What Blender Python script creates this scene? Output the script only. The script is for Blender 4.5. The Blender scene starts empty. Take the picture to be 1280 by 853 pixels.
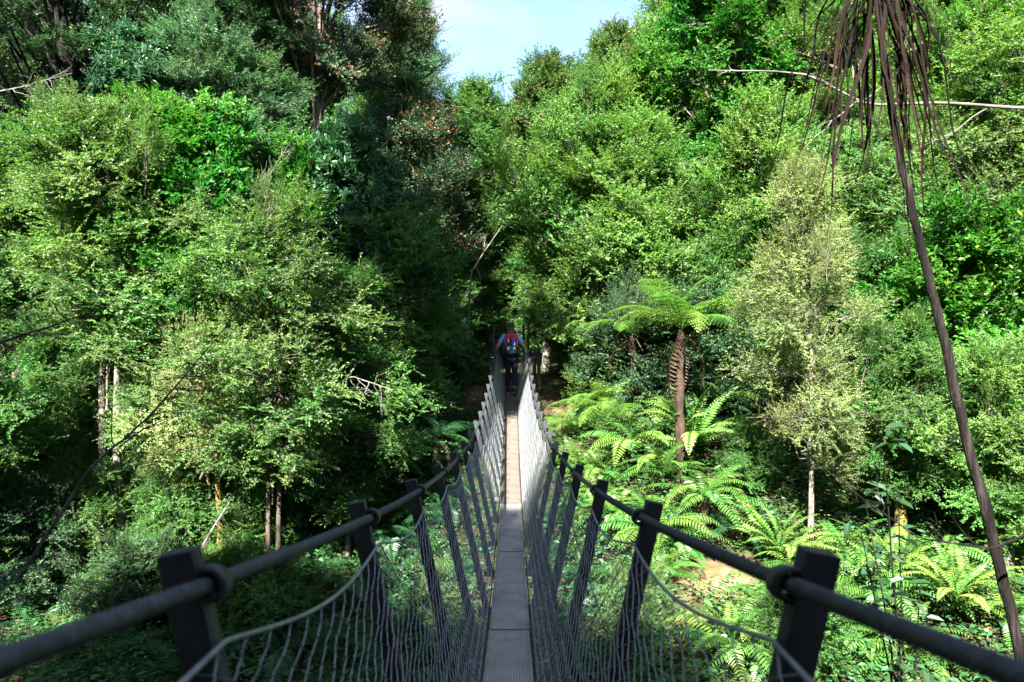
import bpy, bmesh, math, random
import numpy as np
from mathutils import Vector, Matrix

scene = bpy.context.scene
COL = scene.collection
R_ = math.radians

# ------------------------------------------------------------------ camera
ZC = 6.0                       # eye height above the gully floor datum
FPX = 853.0                    # focal length in photograph pixels
PITCH = math.atan((426.5 - 403.0) / FPX)
CAMX = 0.018
cam_data = bpy.data.cameras.new("camera")
cam = bpy.data.objects.new("camera", cam_data)
COL.objects.link(cam)
cam.location = (CAMX, 0, ZC)
cam.rotation_euler = (R_(90) - PITCH, 0, 0)
cam_data.sensor_width = 36.0
cam_data.lens = 24.0
cam_data.clip_start = 0.05
cam_data.clip_end = 600
cam_data.dof.use_dof = True
cam_data.dof.focus_distance = 13.0
cam_data.dof.aperture_fstop = 4.0
scene.camera = cam

# ------------------------------------------------------------------ light
SUN_TO = Vector((-0.21, -0.67, 0.71)).normalized()      # direction towards the sun
elev = math.asin(SUN_TO.z)
azim = math.atan2(SUN_TO.x, SUN_TO.y)                    # clockwise from +Y
world = bpy.data.worlds.new("World")
scene.world = world
world.use_nodes = True
wn = world.node_tree.nodes
wl = world.node_tree.links
wn.clear()
w_out = wn.new('ShaderNodeOutputWorld')
w_bg = wn.new('ShaderNodeBackground')
w_sky = wn.new('ShaderNodeTexSky')
w_sky.sky_type = 'NISHITA'
w_sky.sun_disc = False
w_sky.sun_elevation = elev
w_sky.sun_rotation = azim
w_sky.air_density = 0.75
w_sky.dust_density = 0.3
w_sky.ozone_density = 1.3
w_tc = wn.new('ShaderNodeTexCoord')
w_map = wn.new('ShaderNodeMapping')
w_map.inputs['Scale'].default_value = (2.0, 2.0, 5.0)
w_map.inputs['Location'].default_value = (0.35, 0.2, 0.1)
w_noise = wn.new('ShaderNodeTexNoise')
w_noise.inputs['Scale'].default_value = 1.6
w_noise.inputs['Detail'].default_value = 6
w_ramp = wn.new('ShaderNodeValToRGB')
w_ramp.color_ramp.elements[0].position = 0.44
w_ramp.color_ramp.elements[1].position = 0.66
w_mix = wn.new('ShaderNodeMixRGB')
w_mix.inputs['Color2'].default_value = (1.75, 1.8, 1.85, 1)
wl.new(w_tc.outputs['Generated'], w_map.inputs['Vector'])
wl.new(w_map.outputs['Vector'], w_noise.inputs['Vector'])
wl.new(w_noise.outputs['Fac'], w_ramp.inputs['Fac'])
wl.new(w_ramp.outputs['Color'], w_mix.inputs['Fac'])
wl.new(w_sky.outputs['Color'], w_mix.inputs['Color1'])
wl.new(w_mix.outputs['Color'], w_bg.inputs['Color'])
w_bg.inputs['Strength'].default_value = 0.05
wl.new(w_bg.outputs['Background'], w_out.inputs['Surface'])

sun_data = bpy.data.lights.new("sun", 'SUN')
sun_data.energy = 4.1
sun_data.angle = R_(0.5)
sun_data.color = (1.0, 0.95, 0.86)
sun = bpy.data.objects.new("sun", sun_data)
COL.objects.link(sun)
sun.rotation_euler = SUN_TO.to_track_quat('Z', 'Y').to_euler()

scene.view_settings.view_transform = 'Standard'
scene.view_settings.look = 'None'
scene.view_settings.gamma = 1.0
scene.view_settings.exposure = 3.5
scene.view_settings.use_curve_mapping = False
scene.cycles.max_bounces = 6
scene.cycles.diffuse_bounces = 3
scene.cycles.glossy_bounces = 2
scene.cycles.transmission_bounces = 4
scene.cycles.transparent_max_bounces = 4
scene.cycles.sample_clamp_indirect = 6
scene.cycles.caustics_reflective = False
scene.cycles.caustics_refractive = False

# ------------------------------------------------------------------ layout helpers
def ray(px, py):
    cx = (px - 640.0) / FPX
    cy = (426.5 - py) / FPX
    c, s = math.cos(PITCH), math.sin(PITCH)
    return Vector((cx, c + s * cy, -s + c * cy))

def at(px, py, d):
    """point of the place seen at photograph pixel (px, py), d metres ahead"""
    r = ray(px, py)
    k = d / r.y
    return Vector((CAMX + r.x * k, d, ZC + r.z * k))

_ys = [-60, -12, -3, -0.6, 0.6, 2.5, 5, 8, 11, 14, 17, 18.3, 24, 40, 80, 160]
_zs = [2, -0.6, -1.4, -1.5, -2.2, -3.6, -4.8, -5.2, -4.7, -3.5, -2.2, -1.82, -1.45, 0.6, 6, 16]
def ground_z(x, y):
    x = np.asarray(x, dtype=float); y = np.asarray(y, dtype=float)
    b = np.interp(y, _ys, _zs)
    b = b * 0.6 + 0.2 * np.interp(y - 1.0, _ys, _zs) + 0.2 * np.interp(y + 1.0, _ys, _zs)
    gul = np.exp(-((y - 9.5) / 6.0) ** 2)
    b = b + gul * np.clip(x * 0.30, -0.4, 0.8)
    ax = np.abs(x)
    b = b + np.clip((ax - 8.5), 0, 25) * 0.42 + np.clip(ax - 3, 0, 8) * 0.05
    n = (np.sin(x * 1.1 + 0.7 * y) + np.sin(y * 1.7 - 0.6 * x + 1.3) + 0.6 * np.sin(x * 2.9 + 1.9 * y)
         + 0.5 * np.sin(3.7 * y - 2.1 * x + .4)) * 0.075
    flat = np.exp(-(x / 1.6) ** 2) * np.clip((y - 16.5) / 2, 0, 1)
    return ZC + b + n * (1 - flat) * np.clip(1 - gul * 0 , 0, 1)

def gz(x, y):
    return float(ground_z(x, y))

def hit(px, py, d0=2.5, d1=70):
    d = d0
    while d < d1:
        p = at(px, py, d)
        if p.z < gz(p.x, p.y):
            return p
        d += 0.05
    return at(px, py, d1)

# ------------------------------------------------------------------ object helpers
def tag(o, label=None, cat=None, group=None, kind=None):
    if label: o['label'] = label
    if cat: o['category'] = cat
    if group: o['group'] = group
    if kind: o['kind'] = kind
    return o

def empty(name, loc=(0, 0, 0), rz=0.0, scale=1.0):
    o = bpy.data.objects.new(name, None)
    o.empty_display_size = 0.1
    COL.objects.link(o)
    o.location = loc
    o.rotation_euler = (0, 0, rz)
    o.scale = (scale,) * 3 if isinstance(scale, (int, float)) else scale
    return o

class MB:
    """collects geometry; build() links it as one mesh object"""
    def __init__(s):
        s.v = []; s.f = []; s.t = []; s.n = 0; s.m = []; s.cur = 0
    def add(s, verts, faces, tint=None):
        verts = np.asarray(verts, dtype=np.float32).reshape(-1, 3)
        faces = np.asarray(faces, dtype=np.int32)
        s.v.append(verts); s.f.append(faces + s.n); s.m.append(np.full(len(faces), s.cur, np.int32))
        if tint is None: tint = np.zeros(len(verts), np.float32)
        elif np.isscalar(tint): tint = np.full(len(verts), tint, np.float32)
        s.t.append(np.asarray(tint, dtype=np.float32))
        s.n += len(verts)
        return s
    def box(s, c, size, rot=None, tint=None):
        hx, hy, hz = size[0] / 2, size[1] / 2, size[2] / 2
        v = np.array([[-hx,-hy,-hz],[hx,-hy,-hz],[hx,hy,-hz],[-hx,hy,-hz],[-hx,-hy,hz],[hx,-hy,hz],[hx,hy,hz],[-hx,hy,hz]])
        if rot is not None:
            v = v @ np.array(rot.to_matrix() if hasattr(rot, 'to_matrix') else rot).T
        v = v + np.array(c)
        return s.add(v, [[0,3,2,1],[4,5,6,7],[0,1,5,4],[1,2,6,5],[2,3,7,6],[3,0,4,7]], tint)
    def tube(s, pts, rad, sides=6, caps=True, tint=None):
        pts = np.asarray(pts, dtype=float); n = len(pts)
        rad = np.full(n, rad) if np.isscalar(rad) else np.asarray(rad, dtype=float)
        tan = np.gradient(pts, axis=0)
        tan /= np.linalg.norm(tan, axis=1)[:, None] + 1e-9
        ref = np.array([0, 0, 1.0]) if abs(tan[:, 2]).mean() < 0.8 else np.array([1.0, 0, 0])
        a = np.cross(tan, ref); a /= np.linalg.norm(a, axis=1)[:, None] + 1e-9
        b = np.cross(tan, a)
        th = np.arange(sides) * 2 * math.pi / sides
        ring = pts[:, None, :] + rad[:, None, None] * (np.cos(th)[None, :, None] * a[:, None, :] + np.sin(th)[None, :, None] * b[:, None, :])
        v = ring.reshape(-1, 3)
        i = np.arange(n - 1)[:, None] * sides; j = np.arange(sides)[None, :]; k = (j + 1) % sides
        f = np.stack([i + j, i + k, i + sides + k, i + sides + j], -1).reshape(-1, 4)
        s.add(v, f, tint)
        if caps and sides >= 4 and sides % 2 == 0:
            base = s.n - len(v)
            for o in (0, (n - 1) * sides):
                for q in range(sides // 2 - 1):
                    s.f.append(np.array([[base + o, base + o + q * 2 + 1, base + o + q * 2 + 2, base + o + (q * 2 + 3) % sides]], dtype=np.int32)); s.m.append(np.full(1, s.cur, np.int32))
        return s
    def mesh(s, name, mat, smooth=False):
        v = np.concatenate(s.v); quads = [f for f in s.f if f.shape[1] == 4]; tris = [f for f in s.f if f.shape[1] == 3]
        me = bpy.data.meshes.new(name)
        nq = sum(len(f) for f in quads); nt = sum(len(f) for f in tris)
        loops = np.concatenate([f.ravel() for f in quads] + [f.ravel() for f in tris])
        starts = np.concatenate([np.arange(nq) * 4, nq * 4 + np.arange(nt) * 3]).astype(np.int32)
        me.vertices.add(len(v)); me.vertices.foreach_set('co', v.astype(np.float32).ravel())
        me.loops.add(len(loops)); me.loops.foreach_set('vertex_index', loops.astype(np.int32))
        me.polygons.add(nq + nt); me.polygons.foreach_set('loop_start', starts)
        me.polygons.foreach_set('use_smooth', np.full(nq + nt, smooth))
        mi = np.concatenate([m for f, m in zip(s.f, s.m) if f.shape[1] == 4] + [m for f, m in zip(s.f, s.m) if f.shape[1] == 3])
        me.polygons.foreach_set('material_index', mi.astype(np.int32))
        at_ = me.attributes.new('tint', 'FLOAT', 'POINT')
        at_.data.foreach_set('value', np.concatenate(s.t).astype(np.float32))
        me.update(calc_edges=True)
        me.validate()
        for q in (mat if isinstance(mat, (list, tuple)) else [mat]):
            if q: me.materials.append(q)
        return me
    def build(s, name, mat, parent=None, smooth=False):
        o = bpy.data.objects.new(name, s.mesh(name, mat, smooth))
        COL.objects.link(o)
        if parent: o.parent = parent
        return o

def link_mesh(name, me, parent=None, loc=(0, 0, 0), rot=(0, 0, 0), scale=1.0):
    o = bpy.data.objects.new(name, me); COL.objects.link(o)
    if parent: o.parent = parent
    o.location = loc; o.rotation_euler = rot
    o.scale = (scale,) * 3 if isinstance(scale, (int, float)) else scale
    return o

def copy_thing(src, loc, rz=0.0, scale=1.0, label=None, group=None):
    r = src.copy(); COL.objects.link(r)
    r.location = loc; r.rotation_euler = (0, 0, rz)
    r.scale = (scale,) * 3 if isinstance(scale, (int, float)) else scale
    if label: r['label'] = label
    if group: r['group'] = group
    for ch in src.children:
        c = ch.copy(); COL.objects.link(c); c.parent = r
        for g in ch.children:
            d = g.copy(); COL.objects.link(d); d.parent = c
    return r

def bevel(o, w, seg=2):
    m = o.modifiers.new('bevel', 'BEVEL'); m.width = w; m.segments = seg; m.limit_method = 'ANGLE'
    return o

# ------------------------------------------------------------------ materials
def new_mat(name):
    m = bpy.data.materials.new(name); m.use_nodes = True
    n = m.node_tree.nodes; l = m.node_tree.links
    return m, n, l, n['Principled BSDF']

def ramp_node(n, stops):
    r = n.new('ShaderNodeValToRGB'); e = r.color_ramp.elements
    while len(e) < len(stops): e.new(0.5)
    for el, (p, c) in zip(e, stops):
        el.position = p; el.color = (c[0], c[1], c[2], 1)
    return r

def leaf_mat(name, stops, rough=0.45, spec=0.3, trans=0.32, tcol=(1.25, 1.35, 0.6), hue=0.035, val=0.22):
    m, n, l, p = new_mat(name)
    a = n.new('ShaderNodeAttribute'); a.attribute_name = 'tint'
    r = ramp_node(n, stops); l.new(a.outputs['Fac'], r.inputs['Fac'])
    oi = n.new('ShaderNodeObjectInfo')
    hs = n.new('ShaderNodeHueSaturation')
    mr = n.new('ShaderNodeMapRange')
    mr.inputs['To Min'].default_value = 0.5 - hue / 2; mr.inputs['To Max'].default_value = 0.5 + hue / 2
    l.new(oi.outputs['Random'], mr.inputs['Value']); l.new(mr.outputs['Result'], hs.inputs['Hue'])
    vr = n.new('ShaderNodeMath'); vr.operation = 'MULTIPLY'; vr.inputs[1].default_value = 7.31
    vf = n.new('ShaderNodeMath'); vf.operation = 'FRACT'
    vm = n.new('ShaderNodeMapRange'); vm.inputs['To Min'].default_value = 1 - val; vm.inputs['To Max'].default_value = 1 + val
    l.new(oi.outputs['Random'], vr.inputs[0]); l.new(vr.outputs[0], vf.inputs[0]); l.new(vf.outputs[0], vm.inputs['Value']); l.new(vm.outputs['Result'], hs.inputs['Value'])
    l.new(r.outputs['Color'], hs.inputs['Color'])
    l.new(hs.outputs['Color'], p.inputs['Base Color'])
    p.inputs['Roughness'].default_value = rough
    p.inputs['Specular IOR Level'].default_value = spec
    t = n.new('ShaderNodeBsdfTranslucent')
    mm = n.new('ShaderNodeMixRGB'); mm.blend_type = 'MULTIPLY'; mm.inputs['Fac'].default_value = 1
    mm.inputs['Color2'].default_value = (*tcol, 1)
    l.new(hs.outputs['Color'], mm.inputs['Color1']); l.new(mm.outputs['Color'], t.inputs['Color'])
    mx = n.new('ShaderNodeMixShader'); mx.inputs['Fac'].default_value = trans
    l.new(p.outputs['BSDF'], mx.inputs[1]); l.new(t.outputs['BSDF'], mx.inputs[2])
    l.new(mx.outputs['Shader'], n['Material Output'].inputs['Surface'])
    return m

def rough_mat(name, c1, c2, scale=8, rough=0.85, metal=0.0, bump=0.3, stretch=(1, 1, 1), c3=None, bscale=None, spec=0.3):
    m, n, l, p = new_mat(name)
    tc = n.new('ShaderNodeTexCoord'); mp = n.new('ShaderNodeMapping'); mp.inputs['Scale'].default_value = stretch
    l.new(tc.outputs['Object'], mp.inputs['Vector'])
    no = n.new('ShaderNodeTexNoise'); no.inputs['Scale'].default_value = scale; no.inputs['Detail'].default_value = 8
    l.new(mp.outputs['Vector'], no.inputs['Vector'])
    st = [(0.32, c1), (0.68, c2)] if c3 is None else [(0.3, c1), (0.52, c2), (0.66, c3)]
    r = ramp_node(n, st); l.new(no.outputs['Fac'], r.inputs['Fac']); l.new(r.outputs['Color'], p.inputs['Base Color'])
    p.inputs['Roughness'].default_value = rough; p.inputs['Metallic'].default_value = metal
    p.inputs['Specular IOR Level'].default_value = spec
    n2 = n.new('ShaderNodeTexNoise'); n2.inputs['Scale'].default_value = bscale or scale * 4; n2.inputs['Detail'].default_value = 6
    l.new(mp.outputs['Vector'], n2.inputs['Vector'])
    b = n.new('ShaderNodeBump'); b.inputs['Strength'].default_value = bump; b.inputs['Distance'].default_value = 0.02
    l.new(n2.outputs['Fac'], b.inputs['Height']); l.new(b.outputs['Normal'], p.inputs['Normal'])
    return m

M = {}
# leaf colours: dark, mid, light, accent
M['pale'] = leaf_mat('pale_leaf', [(0, (.030, .086, .021)), (.45, (.080, .172, .044)), (.85, (.148, .235, .078)), (1, (.22, .225, .09))], trans=.46)
M['light'] = leaf_mat('light_leaf', [(0, (.027, .092, .017)), (.45, (.080, .190, .034)), (.85, (.150, .255, .066)), (1, (.22, .23, .07))], trans=.48)
M['bright'] = leaf_mat('bright_leaf', [(0, (.014, .075, .010)), (.5, (.03, .14, .014)), (.9, (.07, .20, .025)), (1, (.16, .20, .03))], rough=.45, spec=.22, trans=.42)
M['dark'] = leaf_mat('dark_leaf', [(0, (.014, .044, .018)), (.5, (.030, .080, .030)), (.9, (.062, .12, .042)), (1, (.12, .12, .04))], trans=.3)
M['mid'] = leaf_mat('mid_leaf', [(0, (.020, .070, .014)), (.5, (.054, .148, .028)), (.9, (.115, .205, .05)), (1, (.17, .17, .055))], trans=.42)
M['rata'] = leaf_mat('rata_leaf', [(0, (.018, .046, .022)), (.6, (.040, .078, .032)), (.82, (.08, .08, .04)), (.9, (.24, .06, .035)), (1, (.32, .12, .06))], trans=.26)
M['bronze'] = leaf_mat('bronze_tip_leaf', [(0, (.026, .074, .018)), (.6, (.065, .135, .030)), (.84, (.12, .17, .05)), (.9, (.24, .14, .06)), (1, (.28, .15, .09))], trans=.36)
M['blue'] = leaf_mat('blue_leaf', [(0, (.022, .074, .034)), (.5, (.056, .138, .060)), (.9, (.10, .19, .085)), (1, (.14, .20, .08))], trans=.34)
M['whorl'] = leaf_mat('whorl_leaf', [(0, (.015, .056, .026)), (.5, (.030, .096, .042)), (.9, (.065, .15, .07)), (1, (.10, .15, .07))], rough=.35, trans=.28)
M['gold'] = leaf_mat('gold_leaf', [(0, (.070, .120, .032)), (.45, (.17, .225, .075)), (.85, (.255, .30, .13)), (1, (.29, .28, .16))], trans=.46)
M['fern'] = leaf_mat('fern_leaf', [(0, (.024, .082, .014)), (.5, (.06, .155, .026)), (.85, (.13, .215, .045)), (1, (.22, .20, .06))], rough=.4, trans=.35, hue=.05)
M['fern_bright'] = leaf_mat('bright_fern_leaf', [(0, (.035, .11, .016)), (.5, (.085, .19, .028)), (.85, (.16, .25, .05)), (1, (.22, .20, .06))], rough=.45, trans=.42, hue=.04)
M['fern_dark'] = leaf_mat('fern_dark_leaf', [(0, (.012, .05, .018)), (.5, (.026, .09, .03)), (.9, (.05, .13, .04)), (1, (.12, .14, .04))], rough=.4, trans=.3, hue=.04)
M['fern_dead'] = leaf_mat('dead_frond_leaf', [(0, (.04, .024, .012)), (.5, (.085, .05, .028)), (1, (.15, .11, .07))], trans=.2, hue=.02)
M['litter'] = leaf_mat('litter_leaf', [(0, (.028, .017, .010)), (.5, (.06, .037, .02)), (1, (.12, .085, .05))], trans=.1, hue=.03)
M['lance'] = leaf_mat('lance_leaf', [(0, (.004, .0025, .002)), (.5, (.009, .0052, .0042)), (1, (.030, .017, .012))], spec=.08, rough=.85, trans=.04, hue=.02)  # brown darkened to stand in for the shade on the hanging leaves
M['bark'] = rough_mat('bark', (.035, .026, .020), (.12, .095, .075), scale=7, bump=.8, stretch=(1, 1, .3))
M['bark_pale'] = rough_mat('bark_pale', (.055, .045, .035), (.15, .13, .105), scale=9, bump=.5, stretch=(1, 1, .35), c3=(.22, .205, .175))
M['twig_bark'] = rough_mat('twig_bark', (.05, .042, .034), (.15, .13, .11), scale=9, bump=.2)
M['bark_moss'] = rough_mat('bark_moss', (.05, .04, .02), (.15, .11, .03), scale=6, bump=.8, c3=(.12, .15, .03))
M['bark_red'] = rough_mat('bark_red', (.018, .011, .008), (.055, .034, .020), scale=14, bump=1.0, stretch=(1, 1, .4))
M['dead_wood'] = rough_mat('dead_wood', (.06, .055, .048), (.15, .14, .125), scale=12, bump=.3, stretch=(.4, 1, 1))
M['lance_bark'] = rough_mat('lance_bark', (.003, .0025, .002), (.011, .009, .008), scale=26, bump=1.0, stretch=(1, 1, .10), c3=(.034, .029, .026), spec=.1)  # bark colour darkened in place of the shade it should stand in
M['galv'] = rough_mat('galvanised_steel', (.09, .095, .10), (.17, .175, .18), scale=30, rough=.55, metal=.35, bump=.12, spec=.4)
M['wire'] = rough_mat('galvanised_wire', (.15, .16, .168), (.26, .272, .28), scale=40, rough=.5, metal=.25, bump=.05, spec=.4)
M['post'] = rough_mat('weathered_steel_post', (.013, .015, .018), (.048, .052, .056), scale=16, rough=.6, metal=.2, bump=.2, stretch=(1, 1, .4), spec=.35)
M['clamp'] = rough_mat('black_clamp', (.015, .016, .018), (.035, .036, .04), scale=30, rough=.45, bump=.15, spec=.4)
M['rope'] = rough_mat('wire_rope', (.024, .028, .033), (.062, .070, .078), scale=60, rough=.5, metal=.4, bump=.25, spec=.4)
M['timber'] = rough_mat('old_timber', (.03, .028, .027), (.12, .115, .11), scale=14, bump=.8, stretch=(1, 1, .15))

def deck_mat(name, cols, dark):
    m, n, l, p = new_mat(name)
    tc = n.new('ShaderNodeTexCoord'); mp = n.new('ShaderNodeMapping')
    l.new(tc.outputs['Object'], mp.inputs['Vector'])
    # raised anti-slip ovals, staggered rows
    br = n.new('ShaderNodeTexBrick')
    br.inputs['Scale'].default_value = 1.0
    br.inputs['Brick Width'].default_value = 0.030; br.inputs['Row Height'].default_value = 0.019
    br.inputs['Mortar Size'].default_value = 0.0052; br.inputs['Mortar Smooth'].default_value = 0.6
    br.inputs['Color1'].default_value = (1, 1, 1, 1); br.inputs['Color2'].default_value = (.82, .82, .82, 1); br.inputs['Mortar'].default_value = (0, 0, 0, 1)
    l.new(mp.outputs['Vector'], br.inputs['Vector'])
    no = n.new('ShaderNodeTexNoise'); no.inputs['Scale'].default_value = 5; no.inputs['Detail'].default_value = 9
    l.new(tc.outputs['Object'], no.inputs['Vector'])
    r = ramp_node(n, [(.3, cols[0]), (.5, cols[1]), (.72, cols[2])]); l.new(no.outputs['Fac'], r.inputs['Fac'])
    mx = n.new('ShaderNodeMixRGB'); mx.blend_type = 'MULTIPLY'; mx.inputs['Fac'].default_value = 1
    r2 = ramp_node(n, [(0, dark), (.6, (1, 1, 1))]); l.new(br.outputs['Color'], r2.inputs['Fac'])
    l.new(r.outputs['Color'], mx.inputs['Color1']); l.new(r2.outputs['Color'], mx.inputs['Color2'])
    l.new(mx.outputs['Color'], p.inputs['Base Color'])
    p.inputs['Roughness'].default_value = .7
    b = n.new('ShaderNodeBump'); b.inputs['Strength'].default_value = .8; b.inputs['Distance'].default_value = .004
    l.new(br.outputs['Color'], b.inputs['Height']); l.new(b.outputs['Normal'], p.inputs['Normal'])
    return m
M['deck'] = deck_mat('grip_steel_deck', ((.24, .225, .215), (.36, .335, .315), (.44, .415, .385)), (.24, .235, .24))  # steel panels; tone also raised to offset the shade on the near deck
M['deck_plain'] = deck_mat('beige_deck', ((.065, .053, .045), (.11, .091, .075), (.14, .119, .099)), (.72, .71, .71))  # beige panels; tone also lowered to offset the full sun on them

def ground_mat():
    m, n, l, p = new_mat('forest_floor')
    tc = n.new('ShaderNodeTexCoord')
    a = n.new('ShaderNodeAttribute'); a.attribute_name = 'tint'
    n1 = n.new('ShaderNodeTexNoise'); n1.inputs['Scale'].default_value = 1.3; n1.inputs['Detail'].default_value = 10
    l.new(tc.outputs['Object'], n1.inputs['Vector'])
    r1 = ramp_node(n, [(.34, (.018, .013, .008)), (.48, (.035, .028, .014)), (.6, (.032, .05, .012)), (.72, (.05, .08, .016))])
    l.new(n1.outputs['Fac'], r1.inputs['Fac'])
    n2 = n.new('ShaderNodeTexNoise'); n2.inputs['Scale'].default_value = 5; n2.inputs['Detail'].default_value = 8
    l.new(tc.outputs['Object'], n2.inputs['Vector'])
    r2 = ramp_node(n, [(.3, (.07, .045, .022)), (.5, (.135, .09, .05)), (.68, (.20, .145, .085))])
    l.new(n2.outputs['Fac'], r2.inputs['Fac'])
    mx = n.new('ShaderNodeMixRGB'); l.new(a.outputs['Fac'], mx.inputs['Fac'])
    l.new(r1.outputs['Color'], mx.inputs['Color1']); l.new(r2.outputs['Color'], mx.inputs['Color2'])
    l.new(mx.outputs['Color'], p.inputs['Base Color']); p.inputs['Roughness'].default_value = .95
    p.inputs['Specular IOR Level'].default_value = .15
    b = n.new('ShaderNodeBump'); b.inputs['Strength'].default_value = .9; b.inputs['Distance'].default_value = .06
    n3 = n.new('ShaderNodeTexNoise'); n3.inputs['Scale'].default_value = 14; n3.inputs['Detail'].default_value = 8
    l.new(tc.outputs['Object'], n3.inputs['Vector']); l.new(n3.outputs['Fac'], b.inputs['Height']); l.new(b.outputs['Normal'], p.inputs['Normal'])
    return m
M['ground'] = ground_mat()

# ------------------------------------------------------------------ ground
EARTH = [(h_.x, h_.y, rx_, ry_) for h_, rx_, ry_ in ((hit(903, 735), .95, .75), (hit(835, 785), .6, .5), (hit(700, 492), .8, 1.3), (hit(985, 800), .6, .5), (hit(590, 490), .6, .9))] + [(1.2, 19.8, .7, 1.4)]
def build_ground():
    ax = np.concatenate([np.linspace(-160, -24, 24)[:-1], np.linspace(-24, 24, 150), np.linspace(24, 160, 24)[1:]])
    ay = np.concatenate([np.linspace(-60, -4, 16)[:-1], np.linspace(-4, 32, 150), np.linspace(32, 160, 24)[1:]])
    X, Y = np.meshgrid(ax, ay)
    Z = ground_z(X, Y)
    bare = np.zeros_like(X)
    for (ex, ey, rx, ry) in EARTH:
        bare = np.maximum(bare, np.clip(1.6 - 1.5 * np.sqrt(((X - ex) / rx) ** 2 + ((Y - ey) / ry) ** 2), 0, 1))
    nx, ny = len(ax), len(ay)
    i = np.arange(ny - 1)[:, None] * nx + np.arange(nx - 1)[None, :]
    f = np.stack([i, i + 1, i + nx + 1, i + nx], -1).reshape(-1, 4)
    mb = MB(); mb.add(np.stack([X, Y, Z], -1).reshape(-1, 3), f, bare.ravel())
    o = mb.build('ground', M['ground'], smooth=True)
    tag(o, 'sloping forest floor of soil, moss and litter in the gully', kind='structure')
build_ground()

# ------------------------------------------------------------------ footbridge
SP = 1.07
def sag(y):
    y = np.asarray(y, dtype=float)
    return 1.246 - .0109 * (y - 9.8) ** 2 - .10 * np.exp(-np.clip(y, -3, None) / 3.3)
def z_top(y): return ZC - sag(y)
def z_deck(y): return z_top(y) - 1.13
POST_Y = [SP * (k + .87) for k in range(-2, 16)]
BRIDGE_END = 18.35
XT, XB = 0.437, 0.175          # post centre at the top and at the deck
XC = 0.398                     # handrail rope

bridge = empty('suspension_footbridge', (0, 0, float(z_deck(9.8))))
tag(bridge, 'narrow suspension footbridge with wire netting sides and a grip plate walkway', 'footbridge')
BO = np.array(bridge.location)

def bridge_part(mb, name, mat, smooth=False):
    mb.v = [v - BO.astype(np.float32) for v in mb.v]
    return mb.build(name, mat, bridge, smooth)

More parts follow.
